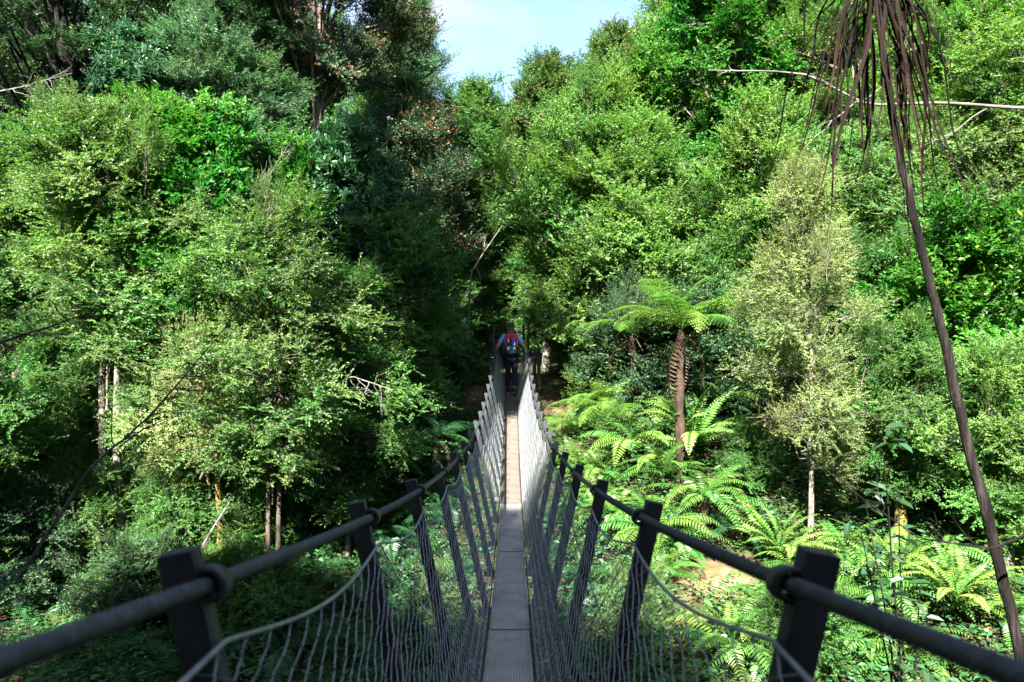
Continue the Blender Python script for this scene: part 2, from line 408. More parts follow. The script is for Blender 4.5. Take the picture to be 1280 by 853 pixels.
def build_bridge():
    # deck panels
    joints = [-1.9, .23, 2.36, 4.5, 6.68, 8.83, 9.92, 11.0, 12.08, 13.17, 14.25, 15.32, 16.4, 17.48, BRIDGE_END + .1]
    rng = random.Random(4)
    for a, b in zip(joints[:-1], joints[1:]):
        ym = (a + b) / 2; za, zb = float(z_deck(a)), float(z_deck(b))
        ang = math.atan2(zb - za, b - a)
        L = math.hypot(b - a, zb - za) - .022
        mb = MB(); mb.box((0, 0, 0), (.275, L, .028))
        mb.box((.122, 0, .0165), (.012, L * .996, .007))
        mb.box((-.122, 0, .0165), (.012, L * .996, .007))
        o = mb.build('deck_panel', M['deck'] if L > 1.5 else M['deck_plain'], bridge)
        zc = float(z_deck(a) + z_deck(b)) / 2 * .5 + .5 * float(z_deck(ym))
        o.location = Vector((rng.uniform(-.003, .003), ym, zc - .014)) - bridge.location
        o.rotation_euler = (ang, rng.uniform(-.008, .008), 0)
        bevel(o, .003)
    # longitudinal cables below the deck and deck edge cords
    ys = np.linspace(-2.2, BRIDGE_END + .4, 60)
    for sx in (-1, 1):
        mb = MB(); mb.tube(np.stack([np.full_like(ys, .11 * sx), ys, z_deck(ys) - .062], -1), .012, 6)
        bridge_part(mb, 'deck_cable', M['rope'], True)
        mb = MB(); mb.tube(np.stack([np.full_like(ys, .147 * sx), ys, z_deck(ys) + .004], -1), .006, 5)
        bridge_part(mb, 'edge_cord', M['bark_red'], True)
    # posts, each with its rope clamp, and the crossbar that ties a pair below the deck
    for y in POST_Y:
        zt, zd = float(z_top(y)), float(z_deck(y))
        slope = (float(z_top(y + .1)) - float(z_top(y - .1))) / .2
        for sx in (-1, 1):
            r = random.Random(int(y * 1000) + sx)
            top = Vector((XT * sx + r.uniform(-.006, .006), y, zt)); bot = Vector((XB * sx, y, zd - .11))
            ax = (top - bot).normalized()
            L = (top - bot).length
            xax = Vector((ax.z, 0, -ax.x)); yax = ax.cross(xax)
            rot = Matrix((xax, yax, ax)).transposed()
            w, t_, th = .050, .034, .007
            mb = MB()
            # channel section: web across, flange each side
            mb.box((0, -t_ / 2 + th / 2, 0), (w, th, L))
            mb.box((w / 2 - th / 2 - .0005, th / 2, 0), (th, t_ - th - .002, L - .002))
            mb.box((-w / 2 + th / 2 + .0005, th / 2, 0), (th, t_ - th - .002, L - .002))
            mb.box((0, th / 2 - .001, L / 2 - .006), (w - 2 * th - .002, t_ - th - .004, .010))
            po = mb.build('post', M['post'], bridge)
            po.rotation_euler = rot.to_euler(); po.location = (top + bot) / 2 - bridge.location
            bevel(po, .002)
            # clamp: a strap looped round the rope
            zc = zt - .047
            cl = MB()
            th_ = np.linspace(-2.35, 2.35, 15)
            base = np.array([XC * sx, y, zc])
            rr = .0215
            path = np.stack([-np.cos(th_) * rr * sx + base[0], np.full_like(th_, y), np.sin(th_) * rr + base[2]], -1)
            ends = np.array([[ (XT - .012) * sx, y, zc - .019], [(XT - .012) * sx, y, zc + .019]])
            path = np.concatenate([ends[:1], path, ends[1:]])
            # flat strap 34 mm wide along the rope
            n = len(path)
            tn = np.gradient(path, axis=0); tn /= np.linalg.norm(tn, axis=1)[:, None]
            nr = np.stack([tn[:, 2], np.zeros(n), -tn[:, 0]], -1)
            hw, ht = .015, .0048
            quad = np.stack([path + nr * ht + [0, hw, slope * hw], path + nr * ht + [0, -hw, -slope * hw],
                             path - nr * ht + [0, -hw, -slope * hw], path - nr * ht + [0, hw, slope * hw]], 1)
            i = np.arange(n - 1)[:, None] * 4; j = np.arange(4)[None, :]; k = (j + 1) % 4
            f = np.stack([i + j, i + k, i + 4 + k, i + 4 + j], -1).reshape(-1, 4)
            f = np.concatenate([f, [[0, 1, 2, 3]], [[n * 4 - 4, n * 4 - 1, n * 4 - 2, n * 4 - 3]]])
            cl.add(quad.reshape(-1, 3), f)
            cl.tube([[base[0] + .0 * sx, y, zc], [(XT - .01) * sx, y, zc]], .013, 6)
            inv = (Matrix.Translation(po.location + bridge.location) @ rot.to_4x4()).inverted()
            cv = np.concatenate(cl.v)
            cv4 = np.c_[cv, np.ones(len(cv))] @ np.array(inv).T
            sizes = np.cumsum([len(v) for v in cl.v])[:-1]
            cl.v = np.split(cv4[:, :3].astype(np.float32), sizes)
            cl.build('rope_clamp', M['clamp'], po, True)
        mb = MB(); mb.box((0, y, zd - .105), (XB * 2 + .14, .05, .05))
        bevel(bridge_part(mb, 'crossbar', M['galv']), .003)
    # handrail wire ropes: laid strands near, plain further on
    y_near, y_far = -2.2, BRIDGE_END + .35
    for sx in (-1, 1):
        ys = np.concatenate([np.linspace(y_near, .2, 30)[:-1], np.arange(.2, 3.2, .0034), np.linspace(3.2, y_far, 150)])
        c = np.stack([np.full_like(ys, XC * sx), ys, z_top(ys) - .047], -1)
        n = len(ys); sides = 18
        th = np.arange(sides) * 2 * math.pi / sides
        tw = ys * 2 * math.pi / .075
        rad = .0110 * (1 + .26 * np.abs(np.cos(3 * (th[None, :]))) - .12)
        rad = np.repeat(rad, n, 0) if rad.shape[0] == 1 else rad
        ang = th[None, :] + np.where((ys < 3.2) & (ys >= .2), tw, 3.2 * 2 * math.pi / .075)[:, None]
        v = c[:, None, :] + np.stack([np.cos(ang) * rad, np.zeros_like(ang), np.sin(ang) * rad], -1)
        i = np.arange(n - 1)[:, None] * sides; j = np.arange(sides)[None, :]; k = (j + 1) % sides
        f = np.stack([i + j, i + k, i + sides + k, i + sides + j], -1).reshape(-1, 4)
        mb = MB(); mb.add(v.reshape(-1, 3), f)
        bridge_part(mb, 'handrail_rope', M['rope'], True)
    # netting with its scalloped top cord
    def frac_sag(y):
        u = (y / SP - .87) % 1.0
        return .125 + .045 * np.sin(math.pi * u)
    def net_pt(y, v, sx):
        zb = z_deck(y) + .004; zt = z_top(y) - frac_sag(y)
        h = (zt - zb) / 1.13
        xb = .150; xt = XB + (XT - XB) * h - .031
        bow = -.012 * np.sin(math.pi * v)
        return np.stack([(xb + (xt - xb) * v + bow) * sx, y, zb + (zt - zb) * v], -1)
    for sx in (-1, 1):
        mb = MB()
        p, hp = .046, 40
        nw = int((BRIDGE_END + 1.6) / p)
        v = np.linspace(0, 1, hp + 1)
        zig = np.where(np.arange(hp + 1) % 2 == 0, -.5, .5)
        r = .0015
        rng = np.random.default_rng(7)
        allv = []; allf = []
        th = np.arange(3) * 2 * math.pi / 3
        idx = np.arange(hp)[:, None] * 3; j = np.arange(3)[None, :]; k = (j + 1) % 3
        f1 = np.stack([idx + j, idx + k, idx + 3 + k, idx + 3 + j], -1).reshape(-1, 4)
        for w in range(nw):
            y = -1.5 + (w + zig * (1.04 if w % 2 else -1.04)) * p + rng.normal(0, .0009, hp + 1)
            c = net_pt(y, v, sx)
            c[:, 0] += rng.normal(0, .0008, hp + 1) + sx * .0025 * np.where(np.arange(hp + 1) % 4 < 2, 1, -1)
            ring = c[:, None, :] + r * np.stack([np.cos(th) , np.sin(th), np.zeros(3)], -1)[None]
            allv.append(ring.reshape(-1, 3)); allf.append(f1 + w * 3 * (hp + 1))
        mb.add(np.concatenate(allv), np.concatenate(allf))
        bridge_part(mb, 'wire_netting', M['wire'])
        ys = np.linspace(-1.5, BRIDGE_END - .1, 400)
        mb = MB(); mb.tube(net_pt(ys, np.full_like(ys, 1.0), sx), .0042, 5)
        bridge_part(mb, 'netting_cord', M['wire'], True)
        # bracing wires running down from post to deck
        for kk, y in enumerate(POST_Y[1:-1:2]):
            mb = MB(); ya = y + .05; yb = y + SP * 1.0
            t = np.linspace(0, 1, 8); yy = ya + (yb - ya) * t
            pt = net_pt(yy, 1 - t, sx); pt[:, 0] += .008 * sx
            mb.tube(pt, .0026, 4)
            bridge_part(mb, 'brace_wire', M['wire'], True)
    # end frame: two posts a side with two rails
    for sx in (-1, 1):
        for q, (xo, yo) in enumerate(((.33, BRIDGE_END), (.46, BRIDGE_END + .05))):
            mb = MB(); zd = float(z_deck(BRIDGE_END))
            mb.tube([[xo * sx, yo, zd - .4], [xo * sx, yo, zd + 1.53]], .032, 8)
            bridge_part(mb, 'end_post', M['timber' if q else 'post'], False)
        for h in (1.24, 1.50):
            mb = MB(); mb.box((.395 * sx, BRIDGE_END - .042, zd + h), (.20, .02, .03))
            bridge_part(mb, 'end_rail', M['post'])
build_bridge()

# two weathered anchor posts right of the far landing
for (px, lab) in ((668.5, 'left of two dark weathered timber posts right of the far bridge end'), (673.8, 'right of two dark weathered timber posts right of the far bridge end')):
    p = at(px, 481, 17.9); top = at(px, 434, 17.9)
    root = tag(empty('timber_post', (p.x, p.y, gz(p.x, p.y) - .1)), lab, 'post', 'timber anchor posts at the far bridge end')
    h = top.z - root.location.z
    mb = MB(); zz = np.linspace(0, h, 7)
    mb.tube(np.stack([np.sin(zz * 3 + px) * .008, np.cos(zz * 2) * .006, zz], -1), [.054, .053, .052, .052, .051, .050, .046], 10)
    mb.build('post_shaft', M['timber'], root, True)
    mb = MB(); mb.tube([[0, 0, h * .8], [0, 0, h * .8 + .03]], .057, 10)
    mb.build('wire_binding', M['galv'], root, True)

# ------------------------------------------------------------------ leaves, crowns, trees
def nrm(a):
    return a / (np.linalg.norm(a, axis=-1, keepdims=True) + 1e-9)

def leaves(mb, P, U, N, L, W, tint, six=False, fold=.22, droop=0.0):
    """one small folded blade per row"""
    U = nrm(U); S = nrm(np.cross(N, U)); N = np.cross(U, S)
    L = np.asarray(L)[:, None]; W = np.asarray(W)[:, None]
    n = len(P)
    if not six:
        v = np.stack([P, P + U * L * .45 + S * W * .5 + N * W * fold, P + U * L - N * L * droop, P + U * L * .45 - S * W * .5 + N * W * fold], 1)
        i = np.arange(n)[:, None] * 4
        f = np.concatenate([i + [0, 1, 2], i + [0, 2, 3]])
        mb.add(v.reshape(-1, 3), f, np.repeat(tint, 4))
    else:
        a = P + U * L * .28 + N * W * fold; b = P + U * L * .68 + N * W * fold * .9 - N * L * droop * .4
        v = np.stack([P, a + S * W * .46, b + S * W * .42, P + U * L - N * L * droop, b - S * W * .42, a - S * W * .46], 1)
        i = np.arange(n)[:, None] * 6
        f = np.concatenate([i + [0, 1, 2, 3], i + [0, 3, 4, 5]])
        mb.add(v.reshape(-1, 3), f, np.repeat(tint, 6))

SPECIES = {
    # leaf L, W, leaves a twig, twig length, twigs a clump, flatness, droop of twigs, six-sided, upright twigs, bark
    'pale':   dict(L=.064, W=.034, nl=20, tl=.50, nt=15, flat=.55, droop=.15, six=False, up=.15, mat='pale', bark='bark_pale'),
    'light':  dict(L=.072, W=.038, nl=20, tl=.58, nt=15, flat=.60, droop=.05, six=False, up=.30, mat='light', bark='bark_pale'),
    'bright': dict(L=.098, W=.056, nl=13, tl=.42, nt=14, flat=.70, droop=.10, six=True, up=.25, mat='bright', bark='bark'),
    'dark':   dict(L=.078, W=.040, nl=15, tl=.45, nt=14, flat=.55, droop=.00, six=False, up=.20, mat='dark', bark='bark'),
    'mid':    dict(L=.072, W=.038, nl=18, tl=.50, nt=14, flat=.60, droop=.10, six=False, up=.15, mat='mid', bark='bark'),
    'rata':   dict(L=.078, W=.042, nl=15, tl=.42, nt=15, flat=.55, droop=.00, six=False, up=.35, mat='rata', bark='bark'),
    'bronze': dict(L=.080, W=.042, nl=18, tl=.42, nt=14, flat=.60, droop=.00, six=False, up=.30, mat='bronze', bark='bark_pale'),
    'blue':   dict(L=.085, W=.022, nl=24, tl=.55, nt=15, flat=.35, droop=.05, six=False, up=.25, mat='blue', bark='bark'),
    'whorl':  dict(L=.16, W=.042, nl=12, tl=.14, nt=16, flat=.60, droop=.05, six=True, up=.45, mat='whorl', bark='bark'),
    'gold':   dict(L=.056, W=.032, nl=16, tl=.46, nt=12, flat=.80, droop=.10, six=False, up=.30, mat='gold', bark='bark_pale'),
}
PROF = {
    'round': lambda t: np.sin(math.pi * np.clip(.10 + .84 * t, 0, 1)) ** .6,
    'column': lambda t: np.clip(np.minimum(.55 + t * 1.2, (1.02 - t) * 2.4), .12, 1) ** .7,
    'cone': lambda t: np.clip(1.05 - t, .08, 1) ** .75,
    'dome': lambda t: np.clip(1.0 - t ** 2.6, .1, 1) ** .6 * np.clip(.55 + t, 0, 1),
    'spread': lambda t: np.clip(.35 + .8 * t, 0, 1) * np.clip(1.12 - t ** 4, .15, 1),
}

BOUGH = {}
def bough_mesh(sp, var):
    """a leafy bough about two metres across: stem from the left, twigs and leaves; shared by many crowns"""
    key = (sp, var)
    if key in BOUGH: return BOUGH[key]
    S = SPECIES[sp]
    rng = np.random.default_rng(sum(map(ord, sp)) * 10 + var)
    mb = MB(); mb.cur = 1
    ncl, nt, nl = S.get('ncl', 12), S['nt'], S['nl']
    ex = np.array([1.0, .88, .55 * S['flat'] + .12])
    C = nrm(rng.normal(0, 1, (ncl, 3))) * (rng.random((ncl, 1)) ** .4) * ex * .82
    C[:, 2] -= .12 * (C[:, 0] ** 2 + C[:, 1] ** 2)
    root = np.array([-1.05, 0, -.42]); hub = np.array([-.15, 0, -.06])
    mb.tube([root, (root + hub) / 2 + rng.normal(0, .05, 3), hub, [.45, .05, .05]], [.024, .019, .014, .007], 4, caps=False)
    for c in C:
        s0 = root + (hub - root) * rng.uniform(.4, 1)
        mb.tube([s0, (s0 + c) / 2 + rng.normal(0, .06, 3), c], [.009, .007, .004], 3, caps=False)
    cl_t = rng.normal(0, .10, ncl)
    tw = np.repeat(C, nt, 0); tt = np.repeat(cl_t, nt); n = len(tw)
    out = nrm(tw - np.array([-.5, 0, -.35]))
    d = nrm(out * .7 + rng.normal(0, .65, (n, 3)) * np.array([1, 1, S['flat']]) + np.array([0, 0, S['up']]))
    tl = S['tl'] * rng.uniform(.6, 1.25, n)
    st = tw + rng.normal(0, .13, (n, 3)) * np.array([1, 1, S['flat']])
    show = rng.random(n) < .5
    a = st[show]; e = a + d[show] * tl[show][:, None]
    u = nrm(np.cross(d[show], [.3, .2, 1])) * .0055; w2 = nrm(np.cross(d[show], u)) * .0055
    v = np.concatenate([np.stack([a + u, a - u, e], 1), np.stack([a + w2, a - w2, e], 1)]).reshape(-1, 3)
    mb.add(v, np.arange(len(v)).reshape(-1, 3))
    mb.cur = 0
    s = (np.tile(np.arange(nl), n) + rng.random(n * nl)) / nl
    td = np.repeat(d, nl, 0); ttl = np.repeat(tl, nl); tp = np.repeat(st, nl, 0)
    sidev = nrm(np.cross(td, np.array([0, 0, 1.0]) + rng.normal(0, .25, td.shape)))
    sgn = np.where(np.tile(np.arange(nl), n) % 2 == 0, 1, -1)[:, None]
    P = tp + td * (s * ttl)[:, None] - np.array([0, 0, 1.0]) * (S['droop'] * (s * ttl) ** 2 / np.maximum(ttl, .1))[:, None]
    if sp == 'whorl':
        a = rng.random(len(P)) * 6.28; e1 = sidev; e2 = np.cross(td, e1)
        U = nrm(td * .55 + e1 * np.cos(a)[:, None] + e2 * np.sin(a)[:, None] + np.array([0, 0, -.12]))
    else:
        U = nrm(td * .65 + sidev * sgn * .8 + rng.normal(0, .32, td.shape) + np.array([0, 0, -.10]))
    N = nrm(np.array([0, 0, .9]) + np.repeat(out, nl, 0) * .5 + rng.normal(0, .5, td.shape))
    L = S['L'] * rng.uniform(.65, 1.25, len(P)); W = S['W'] * rng.uniform(.75, 1.2, len(P))
    tint = np.clip(.45 + np.repeat(tt, nl) * 1.5 + rng.normal(0, .13, len(P)), 0, .86)
    if sp in ('rata', 'bronze'):
        tint = np.clip(tint, 0, .72)
        red = np.repeat(rng.random(n) < (.16 if var < 2 else .02), nl) & (s > .45) & (rng.random(len(P)) < .7)
        tint[red] = rng.uniform(.84, 1.0, red.sum())
    else:
        acc = rng.random(len(P)) < .035
        tint[acc] = rng.uniform(.88, 1, acc.sum())
    leaves(mb, P, U, N, L, W, tint, six=S['six'], droop=.06)
    BOUGH[key] = mb.mesh('bough', [M[S['mat']], M['twig_bark']])
    return BOUGH[key]

def make_tree(name, label, cat, sp, loc, H, R, c0=.25, prof='round', n_limb=None, seed=1, group=None, rz=0., bark=None, woodname='trunk',
              stems=1, trunk_r=.12, dens=1.0, lean=(0, 0), bs=None, cap=92, **_):
    rng = np.random.default_rng(seed)
    root = tag(empty(name, loc, rz), label, cat, group)
    wood = MB()
    hc = H * (1 - c0)
    bs = bs or float(np.clip(min(R / 1.9, hc / 2.4), .36, .92))
    n = n_limb or int(np.clip(2 * math.pi * R * hc * .62 / (1.25 * bs * bs) * dens + 5, 7, cap))
    g = 2.39996
    t = (np.arange(n) + rng.random(n)) / n
    az = np.arange(n) * g + rng.random() * 6.28 + rng.normal(0, .35, n)
    Rp = R * PROF[prof](t)
    rad = np.maximum(Rp - .62 * bs, .12 * R) * np.where(rng.random(n) < .75, rng.uniform(.75, 1.12, n), rng.uniform(.2, .75, n))
    zc = H * c0 + (hc - .35 * bs) * t
    q = rng.random(4) * 6.28
    rad = rad * (1 + .30 * np.sin(az * 2 + q[0]) * np.sin(t * 7 + q[1]) + .22 * np.sin(az * 3 + t * 11 + q[2]))
    zc = zc + .05 * hc * np.sin(az * 1.0 + q[3]) * (t < .9)
    ph = rng.random(4) * 6.28; amp = .02 * H
    def axis(z):
        z = np.asarray(z, dtype=float); k = z / H
        return np.stack([amp * np.sin(k * 4 + ph[0]) * k + lean[0] * z, amp * np.sin(k * 5 + ph[1]) * k + lean[1] * z, z], -1)
    P = axis(zc) + np.stack([rad * np.cos(az), rad * np.sin(az), np.zeros(n)], -1)
    for s in range(stems):
        o = np.zeros(3) if stems == 1 else np.array([math.cos(s * 2.4), math.sin(s * 2.4), 0]) * trunk_r * 2.2
        zz = np.linspace(-.25, H * (.93 if s == 0 else .8), 12)
        p = axis(np.maximum(zz, 0)); p[:, 2] = zz; p = p + o * (1 + .9 * (zz / H)[:, None] * (s > 0))
        r = trunk_r * (1 - .86 * np.clip(zz / H, 0, 1)) * (1 + .45 * np.exp(-np.clip(zz, 0, 9) / (.35 + trunk_r)))
        wood.tube(p, r, 9 if trunk_r > .09 else 6, caps=False)
    crown = empty('crown' if woodname == 'trunk' else 'foliage'); crown.parent = root
    for i in range(n):
        pitch = -.75 * (t[i] ** 2) * SPECIES[sp]['up'] * 2.2 + .18 * (1 - t[i]) + rng.normal(0, .24)
        s = bs * rng.uniform(.8, 1.2)
        link_mesh('bough', bough_mesh(sp, int(rng.integers(0, 3))), crown, P[i], (rng.normal(0, .2), pitch, az[i] + rng.normal(0, .35)),
                  (s, s * rng.uniform(.9, 1.1), s * rng.uniform(.85, 1.2)))
        if woodname == 'trunk' or i % 2 == 0:
            z0 = max(zc[i] - rad[i] * rng.uniform(.6, 1.1) - .5 * bs, H * min(.22, c0 * .8) + .04 * H)
            a = axis(min(z0, H * .9)); b = P[i] + np.array([-math.cos(az[i]), -math.sin(az[i]), -.4]) * bs * .9 * min(1, rad[i] / bs)
            r0 = float(np.clip(trunk_r * .26, .008, .06))
            wood.tube([a, a + (b - a) * .35 + np.array([0, 0, -.04 * rad[i]]), a + (b - a) * .7 + rng.normal(0, .03, 3), b], [r0, r0 * .75, r0 * .55, r0 * .4], 5, caps=False)
    for k in range(int(rng.integers(2, 5))):          # leaders that break the outline
        a2 = rng.random() * 6.28; zt = H * (c0 + (1 - c0) * rng.uniform(.62, .97)); rr2 = R * float(PROF[prof](np.array([min(.97, (zt / H - c0) / (1 - c0))]))[0]) * rng.uniform(.5, 1.0)
        p0 = axis(zt) + np.array([math.cos(a2) * rr2, math.sin(a2) * rr2, .25 * bs]); s = bs * rng.uniform(.5, .75)
        link_mesh('bough', bough_mesh(sp, int(rng.integers(0, 3))), crown, p0, (rng.normal(0, .2), -1.15 + rng.normal(0, .15), a2), (s * 1.25, s * .75, s * .9))
    wood.build(woodname, M[bark or SPECIES[sp]['bark']], root, True)
    return root

def tree_at(name, label, sp, px, d, top, width, c0=.25, cat='tree', sink=0.0, x_off=0, **kw):
    """a tree standing d metres ahead on the forest floor, its crown centred at column px, its tip at row top"""
    tip = at(px, top, d)
    z = gz(tip.x, d) - sink
    H = tip.z - z
    R = width / FPX * d / 2
    kw.pop('n_limb', None)
    r = make_tree(name, label, cat, sp, (tip.x, d, z), H, R, c0=c0, **kw)
    HT[r.name] = H
    return r

HT = {}
T = {}
def TA(key, *a, **k):
    T[key] = tree_at(*a, **k)
    return T[key]

# ---- left bank, far to near
TA('l1', 'broadleaf_tree', 'tall dark green tree with thick black leaning limbs filling the top left corner', 'dark', 85, 19, -230, 420, c0=.38, bark='lance_bark', dens=1.25, prof='dome', n_limb=22, n_clump=9, seed=11, trunk_r=.34, sig=.30, leaf_scale=1.15, lean=(-.03, 0))  # dark leaves and near-black bark stand in for deep shade
TA('l1b', 'broadleaf_tree', 'dark rounded tree with spoon leaved clumps below the top left corner', 'whorl', 165, 17.5, 40, 230, c0=.45, prof='dome', n_limb=14, n_clump=7, seed=12, trunk_r=.16, leaf_scale=.8)
TA('l2', 'feathery_conifer', 'blue green feathery conifer in flat tiers left of the red flowered tree', 'blue', 285, 17, -120, 215, c0=.30, prof='cone', n_limb=24, n_clump=8, seed=13, trunk_r=.16, sig=.28)
TA('l3', 'red_flowered_tree', 'tall dark tree with red flower tips and thick bare trunk left of the sky', 'rata', 398, 18.6, -150, 250, c0=.60, prof='round', n_limb=22, n_clump=7, seed=14, trunk_r=.27, sig=.26, accent=.17, lean=(-.02, 0))
TA('l3b', 'red_flowered_tree', 'dark broad tree with russet crown edge beside the sky gap', 'rata', 512, 20, 125, 185, c0=.30, prof='round', n_limb=18, n_clump=8, seed=15, trunk_r=.17, sig=.30, accent=.12)
TA('l4', 'dark_conifer', 'dark blue conifer whose tip stands against the left edge of the sky', 'blue', 497, 24, -95, 130, c0=.40, prof='cone', n_limb=24, n_clump=8, seed=16, trunk_r=.2, sig=.32)
TA('l5', 'broadleaf_tree', 'vivid green glossy broadleaf tree lit by the sun on the upper left', 'bright', 228, 13.5, 118, 320, c0=.40, prof='dome', n_limb=22, n_clump=8, seed=17, trunk_r=.13, sig=.27)
TA('l6', 'slender_tree', 'olive small leaved tree with a thin pale double trunk on the sunny left bank', 'pale', 128, 12.2, 128, 270, c0=.46, prof='dome', n_limb=24, n_clump=8, seed=18, dens=.85, trunk_r=.085, stems=2, sig=.28)
TA('l7', 'broadleaf_tree', 'dark tree with blue green whorled leaves left of the bridge head', 'whorl', 455, 15, 168, 190, c0=.38, prof='dome', n_limb=18, n_clump=8, seed=19, trunk_r=.11, sig=.27)
TA('l8', 'slender_tree', 'yellowish green leafy tree in front of the vivid green tree on the left', 'pale', 335, 11.4, 250, 230, c0=.36, dens=.8, prof='round', n_limb=22, n_clump=8, seed=20, trunk_r=.05, bark='bark', stems=2, sig=.28)
TA('l9', 'leafy_tree', 'dense shaded green tree just left of the far bridge end', 'mid', 500, 14.8, 265, 195, c0=.22, prof='round', n_limb=26, n_clump=8, seed=21, trunk_r=.09, stems=2, sig=.30)
TA('l9b', 'leafy_tree', 'mid green bushy tree above the bleached twigs left of the walkway', 'mid', 425, 12.6, 330, 170, c0=.2, prof='round', n_limb=20, n_clump=8, seed=22, trunk_r=.05, stems=2, sig=.3)
TA('l10', 'leafy_tree', 'narrow dark tree standing right below the sky gap', 'mid', 600, 24, 100, 120, c0=.2, prof='column', n_limb=22, n_clump=8, seed=23, trunk_r=.13, sig=.36)
TA('l12', 'slender_tree', 'spindly tree with mossy thin trunk beside the double trunk on the left', 'gold', 262, 11.8, 395, 180, c0=.45, dens=.7, prof='round', n_limb=14, n_clump=6, seed=24, trunk_r=.07, stems=2, bark='bark_moss')
TA('l13', 'leafy_tree', 'green tree cut by the left edge behind the drooping twig', 'mid', -75, 10.5, 275, 170, c0=.25, prof='round', n_limb=18, n_clump=7, seed=25, trunk_r=.08, sig=.3)
TA('l14', 'slender_tree', 'thin pale stemmed sapling between the two sunny trees on the left', 'pale', 205, 12.6, 300, 160, c0=.3, prof='round', n_limb=16, n_clump=7, seed=26, trunk_r=.06, sig=.3)
TA('l15', 'broadleaf_tree', 'green tree with glossy leaves right of the vivid green tree', 'bright', 350, 15.5, 170, 150, c0=.3, prof='dome', n_limb=16, n_clump=7, seed=27, trunk_r=.1, sig=.28)

TA('l16', 'slender_tree', 'thin sunlit stem with sparse leaves right of the spindly tree', 'pale', 240, 12.9, 330, 120, c0=.5, prof='round', seed=28, trunk_r=.04, dens=.6)
TA('l17', 'slender_tree', 'lean thin tree between the spindly tree and the yellowish leafy tree', 'light', 296, 12.4, 345, 110, c0=.5, prof='round', seed=29, trunk_r=.04, dens=.6, lean=(.05, 0))
# ---- right bank
TA('r1', 'feathery_tree', 'pale green feathery tree rising just right of the sky gap', 'light', 745, 17.5, 92, 220, c0=.20, prof='column', n_limb=34, n_clump=8, seed=31, dens=.82, trunk_r=.14, sig=.30)
TA('r1b', 'round_crown_tree', 'tree with a rounded olive crown at the right edge of the sky', 'bronze', 684, 22, 66, 112, c0=.5, prof='dome', n_limb=14, n_clump=7, seed=32, trunk_r=.14, sig=.36)
TA('r1c', 'round_crown_tree', 'tree with bronze tipped round crown above the pale feathery tree', 'bronze', 760, 21, 30, 115, c0=.55, prof='dome', n_limb=14, n_clump=7, seed=33, trunk_r=.14, accent=.16, sig=.34)
TA('r2', 'dense_tree', 'tall dense bright green tree right of the bronze tipped crown', 'bright', 928, 20, -120, 245, c0=.3, prof='column', n_limb=28, n_clump=8, seed=34, trunk_r=.2, sig=.28, leaf_scale=1.05)
TA('r3', 'leafy_tree', 'yellow green leafy tree behind the hanging brown leaves', 'light', 1065, 18, -120, 250, c0=.2, prof='column', n_limb=30, n_clump=8, seed=35, dens=.82, trunk_r=.16, sig=.28)
TA('r4', 'leafy_tree', 'light green tree above the tree fern', 'light', 800, 16.8, 150, 210, c0=.25, prof='round', n_limb=26, n_clump=8, seed=36, dens=.82, trunk_r=.12, sig=.3)
TA('r5', 'slender_tree', 'slender pale yellow tree with a thin white trunk standing among ferns', 'gold', 1018, 11, 205, 172, c0=.27, prof='column', dens=.8, bs=.55, seed=37, trunk_r=.05, sig=.27, twig_show=.5)
TA('r6', 'broadleaf_tree', 'vivid green broadleaf tree right of the leaning bare trunk', 'bright', 1205, 12, 262, 240, c0=.35, prof='dome', n_limb=22, n_clump=8, seed=38, trunk_r=.12, sig=.28)
TA('r7', 'leafy_tree', 'pale green tree along the upper right edge of the view', 'light', 1225, 15.5, -60, 240, c0=.25, prof='column', n_limb=28, n_clump=8, seed=39, dens=.82, trunk_r=.15, sig=.28)
TA('r8', 'leafy_tree', 'green tree between the tree fern and the slender pale tree', 'mid', 940, 16.2, 235, 170, c0=.15, prof='round', n_limb=24, n_clump=8, seed=40, trunk_r=.1, sig=.3)
TA('r9', 'leafy_tree', 'soft green tree overhanging the right side of the far landing', 'light', 710, 19.5, 235, 130, c0=.18, prof='round', n_limb=22, n_clump=8, seed=41, dens=.82, trunk_r=.1, sig=.34)
TA('r10', 'leafy_tree', 'dark shaded tree over the path behind the walker', 'mid', 640, 26, 130, 130, c0=.3, prof='round', n_limb=22, n_clump=8, seed=42, trunk_r=.13, sig=.36)
TA('r11', 'leafy_tree', 'shaded tree with mossy stem behind the leaning bare trunk', 'mid', 1130, 10.8, 395, 150, c0=.3, prof='round', n_limb=18, n_clump=7, seed=43, trunk_r=.09, bark='bark_moss', sig=.3)
TA('r12', 'leafy_tree', 'fresh green low tree at the right edge below the vivid broadleaf', 'light', 1265, 10, 430, 170, c0=.2, prof='round', n_limb=20, n_clump=7, seed=44, trunk_r=.07, sig=.3)
TA('r13', 'leafy_tree', 'light leafy tree filling the slope behind the slender pale tree', 'light', 960, 16, 130, 190, c0=.25, prof='round', n_limb=24, n_clump=8, seed=45, dens=.82, trunk_r=.12, sig=.3)
TA('r14', 'leafy_tree', 'sunny yellow green tree behind the vivid broadleaf on the right', 'pale', 1150, 15, 150, 210, c0=.25, prof='round', n_limb=24, n_clump=8, seed=46, dens=.82, trunk_r=.12, sig=.3)

